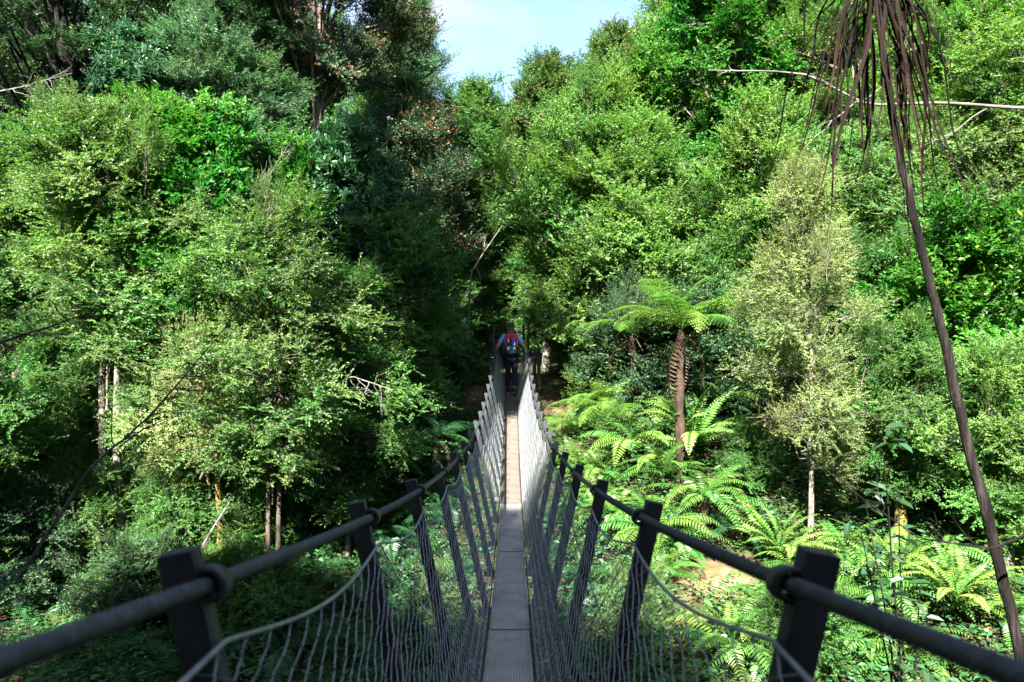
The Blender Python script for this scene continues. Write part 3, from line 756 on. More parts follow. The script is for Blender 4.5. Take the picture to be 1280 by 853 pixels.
# ---- the wood further back (copies that share mesh data)
bg = [  # source, px, d, top row, label
    ('l10', 555, 27, 118, 'narrow shaded tree touching the left edge of the sky gap'), ('l10', 625, 33, 138, 'distant small tree at the foot of the sky gap'),
    ('l10', 588, 31, 125, 'distant dark tree just left of the foot of the sky gap'), ('r10', 662, 29, 128, 'shaded tree just right of the foot of the sky gap'),
    ('r10', 610, 36, 158, 'farthest dim tree straight above the walking man'), ('r9', 690, 27, 130, 'soft green tree behind the pale feathery tree beside the sky'),
    ('r10', 725, 31, 95, 'dim tree behind the pale feathery tree'), ('l9', 480, 26, 60, 'dark tree behind the russet crown left of the sky'),
    ('l9', 390, 28, 20, 'dark tree behind the bare trunk of the red flowered tree'), ('l1b', 330, 28, -20, 'spoon leaved dark tree behind the feathery conifer'),
    ('l4', 250, 27, -80, 'dark conifer behind the feathery conifer tiers'), ('l9', 170, 27, -30, 'dim green tree behind the spoon leaved tree at the upper left'),
    ('l1b', 60, 26, -60, 'dark tree seen between the black limbs in the top left corner'), ('l2', 5, 23, -60, 'blue green conifer at the very top left edge'),
    ('r4', 812, 27, 38, 'light tree on the skyline above the tree fern'), ('r13', 850, 28, -40, 'light tree on the skyline beside the tall bright green tree'),
    ('r4', 930, 29, -90, 'light tree behind the tall bright green tree'), ('r13', 1010, 27, -60, 'light tree behind the left fringe of hanging brown leaves'),
    ('r3', 1100, 27, -80, 'tall light tree behind the top of the leaning bare trunk'), ('r7', 1180, 26, -90, 'tall light tree above the bare grey branch on the right'),
    ('r3', 1270, 22, -60, 'tall light tree in the top right corner'), ('l9', 630, 25, 262, 'dark low tree over the path behind the walking man'),
    ('l9b', 592, 23, 300, 'dark bushy tree just left of the walking man'), ('r8', 668, 24, 285, 'dark bushy tree just right of the walking man'),
    ('l9b', 650, 31, 240, 'dim tree deep in the wood beyond the path'), ('r8', 545, 20.5, 300, 'shaded tree behind the dense tree left of the far bridge end'),
    ('l9', 612, 28, 210, 'dim leafy tree high above the far bridge end'), ('r14', 1330, 14, 40, 'yellow green tree cut by the right edge of the view'),
    ('r6', 1320, 17, 180, 'vivid green tree cut by the right edge of the view'), ('r8', 860, 18.5, 250, 'green tree directly behind the large tree fern'),
    ('l9b', 740, 18.8, 330, 'bushy tree behind the withered tree fern'), ('r8', 1080, 14, 300, 'green tree between the slender pale tree and the leaning bare trunk'),
    ('l9', 470, 18, 260, 'shaded tree behind the whorled leaf tree'), ('l9b', 380, 15.5, 300, 'bushy tree behind the yellowish leafy tree on the left'),
    ('l9', 10, 15.5, 150, 'green tree on the slope at the left edge behind the olive tree'), ('l9', 90, 16, 260, 'green tree behind the double trunked olive tree'), ('l13', 280, 16, 280, 'green tree between the vivid tree and the yellowish leafy tree'),
    ('r8', 780, 21, 260, 'green tree in the second row behind the shorter tree fern'), ('l9', 1000, 18, 300, 'green tree hidden behind the slender pale tree'),
    ('l9b', 1230, 14.5, 380, 'bushy tree behind the low fresh green tree at the right'),
]
rr = random.Random(5)
for i, (src, px, d, top, lab) in enumerate(bg):
    s = T[src]
    tip = at(px, top, d); z = gz(tip.x, d)
    H0 = HT[s.name]
    k = (tip.z - z) / H0
    kx = min(max(k, .75), 1.45)
    copy_thing(s, (tip.x, d, z), rr.random() * 6.28, (kx, kx, k),
               label=lab, group='trees of the wood behind')

# ---- unseen near bank trees by the bridge head, placed and shaped for their shade
for i, (sp, x, y, H, R, c0) in enumerate([('mid', -5.6, -.8, 8.5, 3.1, .25), ('dark', -6.6, -11.0, 17.8, 3.2, .25), ('dark', -3.9, -9.6, 15.2, 2.5, .25), ('dark', -11.0, -9.0, 15.5, 3.0, .2), ('mid', 4.4, -4.6, 6.0, 2.2, .3),
                                        ('dark', .6, -8.0, 8.0, 3.6, .1), ('mid', 5.5, -7.0, 7.5, 3.4, .12), ('dark', -5.0, -8.0, 11.0, 3.4, .12), ('dark', 2.9, -7.0, 7.0, 2.6, .1), ('mid', -5.6, 3.6, 16.8, 2.2, .74)]):
    make_tree('leafy_tree', ['leafy tree with spreading crown at the left of the bridge head', 'very tall dark tree some way behind the left end of the bridge', 'tall dark tree close behind the bridge head on the left', 'dark tree furthest left on the near bank', 'low tree behind the right end of the bridge', 'broad dark tree straight behind the bridge head', 'wide green tree far back on the right of the near bank', 'full dark tree far back on the left of the near bank', 'small dark tree behind the bridge head on the right', 'very tall leaning tree with high crown left of the first posts'][i], 'tree', sp, (x, y, gz(x, y)), H, R, c0=c0, seed=400 + i, trunk_r=.12, lean=(.10, .22) if y > 3 else (0, 0), cap=170, dens=1.35, group='trees of the near bank')

# ------------------------------------------------------------------ shrubs of the understory
def shrub(label, sp, px, py, width, height, seed, d=None, **kw):
    p = hit(px, py) if d is None else at(px, py, d)
    z = gz(p.x, p.y) if d is None else p.z
    k = p.y / FPX
    kw.setdefault('stems', 3)
    return make_tree('shrub', label, 'shrub', sp, (p.x, p.y, z), height * k, width * k / 2, c0=.12, prof='dome', seed=seed, woodname='stem', trunk_r=.02, sig=.36, **kw)

shrub('low sunlit shrub with small leaves at the foot of the double trunk', 'pale', 120, 700, 150, 110, 61)
shrub('loose green shrub between thin trunks on the left bank', 'mid', 230, 690, 140, 120, 62)
shrub('shaded shrub right of the spindly tree on the left', 'mid', 330, 640, 140, 130, 63)
shrub('round green shrub under the bleached twigs', 'mid', 410, 600, 130, 130, 64)
shrub('dark shrub beside the ferns left of the walkway', 'dark', 500, 520, 110, 100, 65)
shrub('low dark shrub left of the far landing', 'dark', 575, 470, 70, 70, 66)
shrub('sunny shrub at the right of the far landing', 'light', 715, 470, 70, 80, 67)
shrub('small shrub between the landing path and the tree fern', 'light', 740, 520, 70, 110, 68)
shrub('leafy shrub right of the tree fern trunk', 'mid', 905, 520, 110, 120, 69)
shrub('green shrub at the foot of the slender pale tree', 'mid', 935, 620, 90, 90, 70)
shrub('pale green shrub behind the leaning bare trunk', 'light', 1180, 640, 140, 130, 71)
shrub('fresh green shrub at the lower right edge', 'light', 1250, 700, 130, 140, 72)
shrub('yellow green shrub right of the leaning trunk at mid height', 'gold', 1255, 600, 110, 120, 73)
shrub('dark shrub at the left edge behind the near frond', 'mid', 20, 690, 150, 190, 74)
for k_, (px_, py_, w_, h_, sp_, lab_) in enumerate([
    (60, 640, 130, 100, 'pale', 'sunlit low shrub at the left edge below the drooping twig'), (170, 640, 110, 80, 'pale', 'bright small leaved shrub left of the fallen limb'),
    (200, 745, 130, 80, 'light', 'low sunny shrub just above the first left post'), (290, 715, 110, 80, 'light', 'low green shrub at the foot of the fallen limb'),
    (380, 660, 100, 90, 'mid', 'low shrub right of the mossy thin trunks on the left'), (100, 580, 120, 90, 'pale', 'pale understory shrub behind the double trunk'),
    (440, 560, 110, 100, 'mid', 'dense shrub right of the bleached twigs'), (260, 610, 110, 90, 'pale', 'speckled sunny shrub behind the spindly tree')]):
    shrub(lab_, sp_, px_, py_, w_, h_, 520 + k_)
for k_, (px_, py_, w_, h_, sp_, lab_) in enumerate([
    (350, 610, 120, 190, 'mid', 'tall loose shrub under the yellowish leafy tree on the left'), (290, 640, 110, 170, 'pale', 'tall pale shrub right of the lean thin tree'),
    (205, 600, 110, 180, 'pale', 'tall pale shrub left of the thin sunlit stem'), (70, 600, 130, 190, 'mid', 'tall shaded shrub under the olive tree at the left'),
    (420, 650, 120, 170, 'dark', 'tall dark shrub below the bleached twigs'), (480, 570, 110, 160, 'mid', 'tall shrub between the bleached twigs and the netting'),
    (30, 760, 150, 170, 'dark', 'dark bush at the lower left edge above the near rope'), (170, 790, 150, 110, 'dark', 'low dark bush under the near left rope'),
    (255, 800, 120, 110, 'mid', 'bush just right of the first left post'), (560, 500, 70, 110, 'dark', 'dark shrub left of the netting near the far landing')]):
    shrub(lab_, sp_, px_, py_, w_, h_, 560 + k_, dens=.85)
shrub('leafy shrub at the foot of the tree ferns', 'mid', 835, 590, 95, 75, 580)
shrub('light low shrub below the low soft tree fern on the left', 'light', 775, 580, 90, 75, 586)
shrub('dark bushy shrub behind the large tree fern', 'dark', 850, 540, 230, 190, 588, d=15.2)
shrub('dark shrub behind the shorter tree fern', 'dark', 775, 535, 130, 170, 589, d=16.0)
shrub('light shrub left of the shorter tree fern trunk', 'light', 772, 535, 80, 110, 581)
shrub('fresh shrub between the two tree fern trunks', 'mid', 818, 520, 70, 80, 582)
shrub('tall leafy sapling shrub hiding the twin brown trunks on the left', 'mid', 338, 690, 130, 190, 583)
shrub('pale sapling shrub beside the mossy thin trunks', 'pale', 262, 705, 100, 150, 584)
shrub('leafy shrub above the first left post', 'mid', 225, 720, 120, 140, 585)
shrub('shaded shrub below the first left post', 'mid', 330, 800, 150, 110, 75)
shrub('small leaved shrub seen through the right netting', 'pale', 800, 800, 120, 90, 76)
shrub('low green shrub under the right handrail', 'mid', 1010, 830, 150, 100, 77)
shrub('low shrub below the left netting near the walkway', 'pale', 545, 800, 80, 80, 78)

# ------------------------------------------------------------------ ferns
def frond_mesh(name, mat, L, n=26, W=.36, arch=.5, droop=.5, comb=False, seed=0, pw=.03, tint=.45):
    """one frond rising from the origin along +X, arching over; narrow leaflets either side"""
    rng = np.random.default_rng(seed)
    t = np.linspace(0, 1, 15)
    ang = arch - (arch + droop) * t ** 1.15
    dx = np.cos(ang); dz = np.sin(ang)
    px = np.concatenate([[0], np.cumsum((dx[:-1] + dx[1:]) / 2)]) / 14 * L
    pz = np.concatenate([[0], np.cumsum((dz[:-1] + dz[1:]) / 2)]) / 14 * L
    side_c = np.sin(t * 2 + rng.random() * 3) * .03 * L * t
    path = np.stack([px, side_c, pz], -1)
    mb = MB()
    mb.tube(path, np.linspace(.007, .0018, 15) * (L ** .5), 3, caps=False, tint=tint * .5)
    s = np.linspace(.10, .985, n)
    P0 = np.stack([np.interp(s, t, path[:, i]) for i in range(3)], -1)
    Tn = nrm(np.stack([np.interp(s, t, np.gradient(path[:, i])) for i in range(3)], -1))
    env = np.clip(np.sin(math.pi * np.clip(.08 + s * .92, 0, 1)) ** .75 * (1 - .25 * s), .05, 1)
    up = nrm(np.cross(np.cross(Tn, [0, 0, 1.0]), Tn)) if False else nrm(np.stack([-Tn[:, 2], np.zeros(n), Tn[:, 0]], -1))
    for sg in (-1, 1):
        sd = nrm(np.cross(up, Tn)) * sg
        l = W * L * env * rng.uniform(.88, 1.08, n)
        U = nrm(sd + Tn * (.25 + .35 * s)[:, None] - up * rng.uniform(.05, .28, n)[:, None])
        N = nrm(up + rng.normal(0, .12, (n, 3)))
        tn = np.clip(tint + rng.normal(0, .08, n) + .15 * (s - .5), 0, .97)
        if not comb:
            leaves(mb, P0, U, N, l, np.full(n, pw * L) * (.6 + .4 * env), tn, six=True, fold=.12, droop=.16)
        else:
            for q in range(n):
                m = max(4, int(11 * env[q]))
                ss = np.linspace(.06, .96, m)
                pp = P0[q] + U[q] * (ss * l[q])[:, None] - N[q] * (.16 * l[q] * ss ** 2)[:, None]
                ll = pw * L * 1.25 * (1 - .7 * ss ** 1.6)
                for s2 in (-1, 1):
                    u2 = np.tile(nrm(np.cross(N[q], U[q]))[None] * s2, (m, 1)) + U[q] * .45
                    leaves(mb, pp, u2, np.tile(N[q], (m, 1)), ll, np.full(m, l[q] / m * 1.05), np.full(m, tn[q]), fold=.05, droop=.1)
    return mb.mesh(name, mat)

FM = {}
for i in range(4):
    FM['g%d' % i] = frond_mesh('frond', M['fern'], 1.0, 24, .17, .75 + .12 * i, .55 + .2 * i, seed=i, pw=.027, tint=.35 + .1 * i)
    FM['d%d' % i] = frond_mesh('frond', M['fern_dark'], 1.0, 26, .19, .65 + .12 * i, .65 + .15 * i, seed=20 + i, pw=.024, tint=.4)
    FM['u%d' % i] = frond_mesh('frond', M['fern'], 1.0, 26, .115, 1.25 - .06 * i, -.1 + .2 * i, seed=30 + i, pw=.034, tint=.55 + .08 * i)
    FM['b%d' % i] = frond_mesh('frond', M['fern_bright'], 1.0, 21, .24, .85 + .1 * i, .55 + .15 * i, comb=True, seed=40 + i, pw=.017, tint=.42 + .09 * i)
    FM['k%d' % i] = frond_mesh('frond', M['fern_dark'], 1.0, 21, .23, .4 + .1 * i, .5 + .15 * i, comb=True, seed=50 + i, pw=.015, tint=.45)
for i in range(3):
    FM['x%d' % i] = frond_mesh('dead_frond', M['fern_dead'], 1.0, 18, .15, -.2 + .2 * i, 1.35, seed=60 + i, pw=.028, tint=.3 + .2 * i)

def fern(label, kind, loc, L, n, seed, group=None, dead=0, tilt=0.0, spread=.25, name='ground_fern', trunk_h=0, trunk_r=.08):
    r = random.Random(seed)
    root = tag(empty(name, loc, r.random() * 6.28), label, 'tree fern' if trunk_h else 'fern', group)
    if trunk_h:
        zz = np.linspace(-.3, trunk_h, 14)
        mb = MB()
        mb.tube(np.stack([.05 * np.sin(zz * 1.3), .04 * np.cos(zz), zz], -1), trunk_r * (1 + .25 * np.cos(np.arange(14) * 2.2)) * np.linspace(1.25, .9, 14), 10)
        mb.build('trunk', M['bark_red'], root, True)
    for i in range(n):
        a = i * 2.39996 + r.uniform(-.25, .25)
        s = L * r.uniform(.75, 1.12) * (1 if i > n * .25 else .8)
        el = r.uniform(-spread, spread) + (-.55 if i < n * .25 else 0)
        link_mesh('frond', FM[kind + str(r.randrange(4))], root, (0, 0, trunk_h), (r.uniform(-.3, .3), el + tilt, a), s)
    for i in range(dead):
        a = r.random() * 6.28
        link_mesh('dead_frond', FM['x' + str(r.randrange(3))], root, (0, 0, trunk_h - .05), (r.uniform(-.2, .2), r.uniform(.3, .7), a), L * r.uniform(.45, .7))
    return root

def fern_px(label, kind, px, py, lpx, n, seed, lift=.12, **kw):
    p = hit(px, py)
    return fern(label, kind, (p.x, p.y, gz(p.x, p.y) + lift), lpx / FPX * p.y, n, seed, **kw)

# the tree ferns
def tree_fern(label, kind, px, py, d, L, n, seed, dead, **kw):
    c = at(px, py, d); z = gz(c.x, d)
    return fern(label, kind, (c.x, d, z), L, n, seed, dead=dead, name='tree_fern', trunk_h=max(c.z - z, .4), spread=.22, **kw)
tree_fern('large tree fern with arching bright fronds and a brown shaggy trunk right of the walkway', 'b', 852, 412, 13.2, 2.25, 12, 5, 3)
tree_fern('shorter tree fern with hanging brown dead fronds left of the large tree fern', 'b', 792, 420, 14.6, 1.6, 8, 6, 2)
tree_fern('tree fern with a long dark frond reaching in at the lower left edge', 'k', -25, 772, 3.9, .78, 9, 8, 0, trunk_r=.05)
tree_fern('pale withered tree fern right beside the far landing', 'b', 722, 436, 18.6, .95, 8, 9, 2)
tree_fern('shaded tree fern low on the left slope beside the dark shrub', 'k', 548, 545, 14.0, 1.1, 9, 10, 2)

bright = [ # label, kind, px, py, frond px, n
    ('upright fern with strap shaped bright fronds on the sunny right slope', 'u', 868, 598, 95, 20, 2),
    ('bright fern nearest the right netting at mid length', 'g', 722, 600, 52, 12, 1),
    ('drooping yellow green fern right of the netting beside the first sunny posts', 'g', 752, 612, 62, 12, 1),
    ('sunlit fern just below the soft raised fern', 'g', 792, 600, 66, 13, 1),
    ('pale fern left of the upright strap fern', 'g', 830, 632, 64, 12, 1),
    ('sunlit fern hanging below the upright strap fern', 'g', 884, 668, 72, 13, 2),
    ('yellow tipped fern behind the third right post', 'g', 772, 662, 60, 12, 1),
    ('broad pale fern right of the third right post', 'g', 822, 690, 74, 13, 2),
    ('drooping fern above the bare earth bank', 'g', 850, 702, 66, 12, 2),
    ('lush fern behind the third right post close to the handrail', 'g', 740, 660, 52, 12, 0),
    ('upright bright fern left of the slender pale trunk', 'u', 978, 716, 82, 18, 1),
    ('sunlit fern right of the slender pale trunk', 'g', 1050, 716, 78, 13, 1),
    ('wide fern behind the nearest right post', 'g', 1090, 760, 85, 13, 1),
    ('upright fern beside the mossy stem', 'u', 1112, 742, 80, 12, 0),
    ('bright fern at the foot of the mossy stem', 'g', 1160, 760, 78, 13, 1),
    ('fern with strap fronds left of the leaning trunk', 'u', 1195, 812, 88, 14, 0),
    ('sunlit fern below the bare earth bank', 'g', 910, 830, 84, 12, 2),
    ('grey green fern left of the nearest right post', 'g', 950, 850, 92, 12, 2),
    ('fern under the right handrail beside the nearest post', 'g', 1075, 830, 88, 12, 1),
    ('fern at the lower right corner beneath the rope', 'g', 1140, 845, 92, 12, 1),
    ('soft fern under the large tree fern', 'b', 765, 545, 62, 10, 1),
    ('bright fern on the bank beside the landing path', 'b', 712, 548, 46, 10, 0),
    ('sunny fern right of the far anchor posts', 'g', 700, 500, 30, 10, 0),
    ('fresh fern on the left of the far landing', 'u', 602, 472, 22, 12, 0),
    ('shaded fern right of the soft raised fern', 'd', 880, 565, 60, 11, 1),
    ('fern in half shade below the green tree beside the pale trunk', 'd', 935, 680, 64, 11, 1),
    ('fern beyond the leaning trunk at the lower right edge', 'g', 1262, 800, 80, 12, 1),
    ('soft raised fern with wide bright fronds below the large tree fern', 'b', 822, 548, 88, 12, 1), ('wide soft fern below the shorter tree fern', 'b', 776, 558, 80, 11, 1), ('wide soft fern over the foot of the large tree fern', 'b', 868, 552, 80, 11, 1),
    ('fern hiding the foot of the large tree fern', 'g', 856, 545, 66, 13, 0), ('fern in front of the soft raised fern', 'g', 815, 560, 60, 13, 0), ('soft fern at the foot of the shorter tree fern', 'b', 785, 525, 58, 11, 0),
    ('golden green fern between the strap fern and the netting', 'g', 806, 585, 58, 12, 0),
    ('small bright fern above the yellow tipped fern', 'g', 762, 640, 50, 11, 0),
    ('pale drooping fern left of the bare earth bank', 'g', 826, 738, 60, 12, 2),
    ('bright fern right of the bare earth bank', 'g', 972, 765, 66, 12, 1),
    ('sunlit fern under the slender pale tree left of its trunk', 'g', 1005, 742, 66, 12, 1),
    ('fern close behind the second right post', 'g', 800, 742, 62, 12, 1),
    ('fern hanging over the slope behind the soft raised fern', 'g', 845, 575, 56, 11, 1),
    ('tuft of ferns above the lower right rope', 'g', 1180, 715, 66, 12, 1),
    ('pale fern between the mossy stem and the leaning trunk', 'g', 1218, 755, 70, 12, 1),
    ('fern in the sun below the golden green fern', 'g', 806, 658, 56, 11, 1),
    ('small fern on the path edge above the soft fern', 'd', 742, 500, 40, 10, 0),
    ('dark fern right of the large tree fern trunk', 'd', 898, 545, 50, 10, 0),
]
for i, (lab, kind, px, py, lp, n, dead) in enumerate(bright):
    fern_px(lab, kind, px, py, lp * 1.3, n + 3, 100 + i, dead=dead, lift=.55 if 'soft' in lab or 'strap' in lab else .15)

shade_labels = [
    'small shaded fern left of the netting near the far landing',
    'shaded fern beside the dark shrub left of the far netting',
    'shaded fern close to the outside of the left netting, far half',
    'dark fern below the tall shrub by the bleached twigs',
    'shaded fern just outside the left netting at its middle',
    'dark fern under the tall dark shrub below the bleached twigs',
    'shaded fern behind the third left post',
    'shaded fern close to the left netting behind the fourth left post',
    'dim fern between the second and third left posts, upper one',
    'shaded fern seen through the left netting beyond the third post',
    'dark fern left of the second left post at rope height',
    'fern pressed close to the walkway beyond the left netting',
    'dark fern between the first and second left posts, upper one',
    'dark fern just right of the second left post',
    'fern under the rope midway between the first two left posts',
    'shaded fern low between the second and third left posts',
    'dim fern just right of the first left post below the rope',
    'dark fern below the netting cord between the first two left posts',
    'shaded fern low beside the second left post',
    'fern at the bottom edge right of the first left post',
    'lowest fern close to the walkway seen through the left netting',
    'dark fern at the bottom edge touching the first left post',
    'fern at the bottom edge below the second left post',
    'fern at the bottom edge nearest the walkway on the left',
    'shaded fern seen through the far right netting close to the walkway',
    'fern seen through the right netting left of the third right post',
    'fern seen through the right netting behind the third right post',
    'fern at the bottom edge between the walkway and second right post',
    'lowest fern close to the walkway seen through the right netting',
    'shaded fern just outside the right netting at its middle']
shade = [(560, 545, 46), (535, 575, 50), (570, 585, 46), (505, 605, 52), (545, 620, 50), (470, 640, 56), (520, 650, 56), (562, 655, 50), (490, 690, 60),
         (540, 705, 58), (440, 690, 62), (575, 735, 50), (395, 720, 66), (455, 745, 66), (345, 735, 68), (515, 765, 62), (300, 760, 72), (400, 790, 70), (470, 815, 70),
         (350, 830, 74), (560, 810, 56), (290, 830, 78), (430, 850, 74), (520, 850, 66), (690, 700, 50), (700, 790, 56), (735, 745, 56), (760, 840, 62), (690, 850, 56), (715, 650, 46)]
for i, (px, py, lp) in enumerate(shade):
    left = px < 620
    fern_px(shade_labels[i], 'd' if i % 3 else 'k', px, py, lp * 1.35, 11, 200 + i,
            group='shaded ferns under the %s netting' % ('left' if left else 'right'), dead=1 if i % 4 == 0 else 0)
for i, (px, py, lp, lab) in enumerate([
    (150, 735, 60, 'bright fern left of the first left post above the long frond'), (250, 690, 50, 'small fern beside the fallen limb'), (60, 700, 60, 'fern under the dark shrub at the left edge'),
    (330, 690, 56, 'fern in the dappled light right of the fallen limb'), (100, 660, 46, 'small fern below the double trunk'), (205, 670, 44, 'little fern between the thin trunks and the fallen limb'),
    (395, 660, 52, 'fern at the foot of the mossy thin trunks'), (275, 760, 66, 'fern just right of the first left post under the rope'), (120, 770, 66, 'sunlit fern behind the long frond')]):
    fern_px(lab, 'g' if i % 2 else 'd', px, py, lp * 1.2, 11, 340 + i, dead=1 if i % 3 == 0 else 0)
near_left = [(45, 815, 110, 'dark fern below the long frond at the lower left edge'), (150, 800, 95, 'dark fern in the lower left between the long frond and the first post'),
             (120, 850, 110, 'fern with yellowing fronds at the bottom left of the first left post'), (225, 850, 100, 'dim fern at the foot of the first left post'), (205, 770, 70, 'small fern left of the first left post under the rope')]
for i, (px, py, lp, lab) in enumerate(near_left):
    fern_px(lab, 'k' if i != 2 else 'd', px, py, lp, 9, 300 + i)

# ------------------------------------------------------------------ undergrowth and litter
def scatter(n, rng, y0, y1):
    y = y0 + (y1 - y0) * rng.random(n) ** .8
    x = (rng.random(n) * 2 - 1) * (y * .80 + 2.0)
    return x, y

def undergrowth():
    rng = np.random.default_rng(77)
    x, y = scatter(8200, rng, 2.5, 25)
    keep = ~((np.abs(x - .8) < 1.3) & (y > 16.8) & (y < 24))
    for (ex, ey, rx, ry) in EARTH:
        keep &= (((x - ex) / rx) ** 2 + ((y - ey) / ry) ** 2 > 1.1) | (rng.random(len(x)) < .08)
    x, y = x[keep], y[keep]
    k = 11
    n = len(x)
    size = rng.uniform(.5, 1.25, n)
    X = np.repeat(x, k); Y = np.repeat(y, k); S = np.repeat(size, k)
    off = rng.normal(0, .17, (n * k, 2)) * S[:, None]
    X = X + off[:, 0]; Y = Y + off[:, 1]
    Z = ground_z(X, Y) + rng.random(n * k) ** 1.3 * .50 * S
    a = rng.random(n * k) * 6.28
    U = np.stack([np.cos(a), np.sin(a), rng.uniform(-.35, .35, n * k)], -1)
    N = nrm(np.stack([rng.normal(0, .45, n * k), rng.normal(0, .45, n * k), np.ones(n * k)], -1))
    L = rng.uniform(.06, .15, n * k) * S ** .5; W = L * rng.uniform(.38, .62, n * k)
    tint = np.clip(np.repeat(rng.uniform(.2, .85, n), k) + rng.normal(0, .1, n * k), 0, 1)
    mb = MB(); leaves(mb, np.stack([X, Y, Z], -1), U, N, L, W, tint, six=True, fold=.15, droop=.15)
    tag(mb.build('undergrowth', M['fern_dark']), 'low leafy ground cover over the gully floor', kind='stuff')
    # taller soft layer: small pale leaves on short stems, off the paths and bare earth
    x, y = scatter(9000, rng, 3.0, 22)
    keep = (np.abs(x) > 1.0) & ~((np.abs(x - .8) < 1.5) & (y > 16))
    for (ex, ey, rx, ry) in EARTH:
        keep &= (((x - ex) / rx) ** 2 + ((y - ey) / ry) ** 2 > .8)
    x, y = x[keep], y[keep]; n = len(x); k = 14
    hgt = rng.uniform(.15, .65, n)
    X = np.repeat(x, k) + rng.normal(0, .11, n * k); Y = np.repeat(y, k) + rng.normal(0, .11, n * k)
    Z = ground_z(X, Y) + np.repeat(hgt, k) * rng.uniform(.35, 1.1, n * k)
    a = rng.random(n * k) * 6.28
    U = np.stack([np.cos(a), np.sin(a), rng.uniform(-.4, .3, n * k)], -1)
    N = nrm(np.stack([rng.normal(0, .5, n * k), rng.normal(0, .5, n * k), np.ones(n * k)], -1))
    L = rng.uniform(.04, .085, n * k)
    tint = np.clip(np.repeat(rng.uniform(.1, .85, n), k) + rng.normal(0, .12, n * k), 0, 1)
    mb = MB(); leaves(mb, np.stack([X, Y, Z], -1), U, N, L, L * rng.uniform(.42, .65, n * k), tint, fold=.2)
    tag(mb.build('ground_cover', M['mid']), 'soft knee high ground cover of small pale leaves', kind='stuff')
    x, y = scatter(16000, rng, 2.5, 25)
    n = len(x)
    a = rng.random(n) * 6.28
    U = np.stack([np.cos(a), np.sin(a), rng.uniform(-.2, .2, n)], -1)
    N = nrm(np.stack([rng.normal(0, .3, n), rng.normal(0, .3, n), np.ones(n)], -1))
    L = rng.uniform(.04, .12, n)
    mb = MB(); leaves(mb, np.stack([x, y, ground_z(x, y) + rng.uniform(.01, .05, n)], -1), U, N, L, L * rng.uniform(.3, .6, n), rng.random(n), fold=.2)
    tag(mb.build('leaf_litter', M['litter']), 'fallen brown leaves lying on the forest floor', kind='stuff')
undergrowth()

def twig_litter():
    rng = np.random.default_rng(31)
    x, y = scatter(420, rng, 3, 20)
    mb = MB()
    for a, b in zip(x, y):
        l = rng.uniform(.2, 1.1); an = rng.random() * 6.28
        t = np.linspace(-.5, .5, 4)
        X = a + np.cos(an) * t * l + rng.normal(0, .015, 4); Y = b + np.sin(an) * t * l
        mb.tube(np.stack([X, Y, ground_z(X, Y) + .03 + rng.random() * .05], -1), rng.uniform(.005, .016), 4, caps=False)
    tag(mb.build('fallen_twigs', M['twig_bark'], smooth=True), 'fallen grey sticks scattered over the gully floor', kind='stuff')
twig_litter()

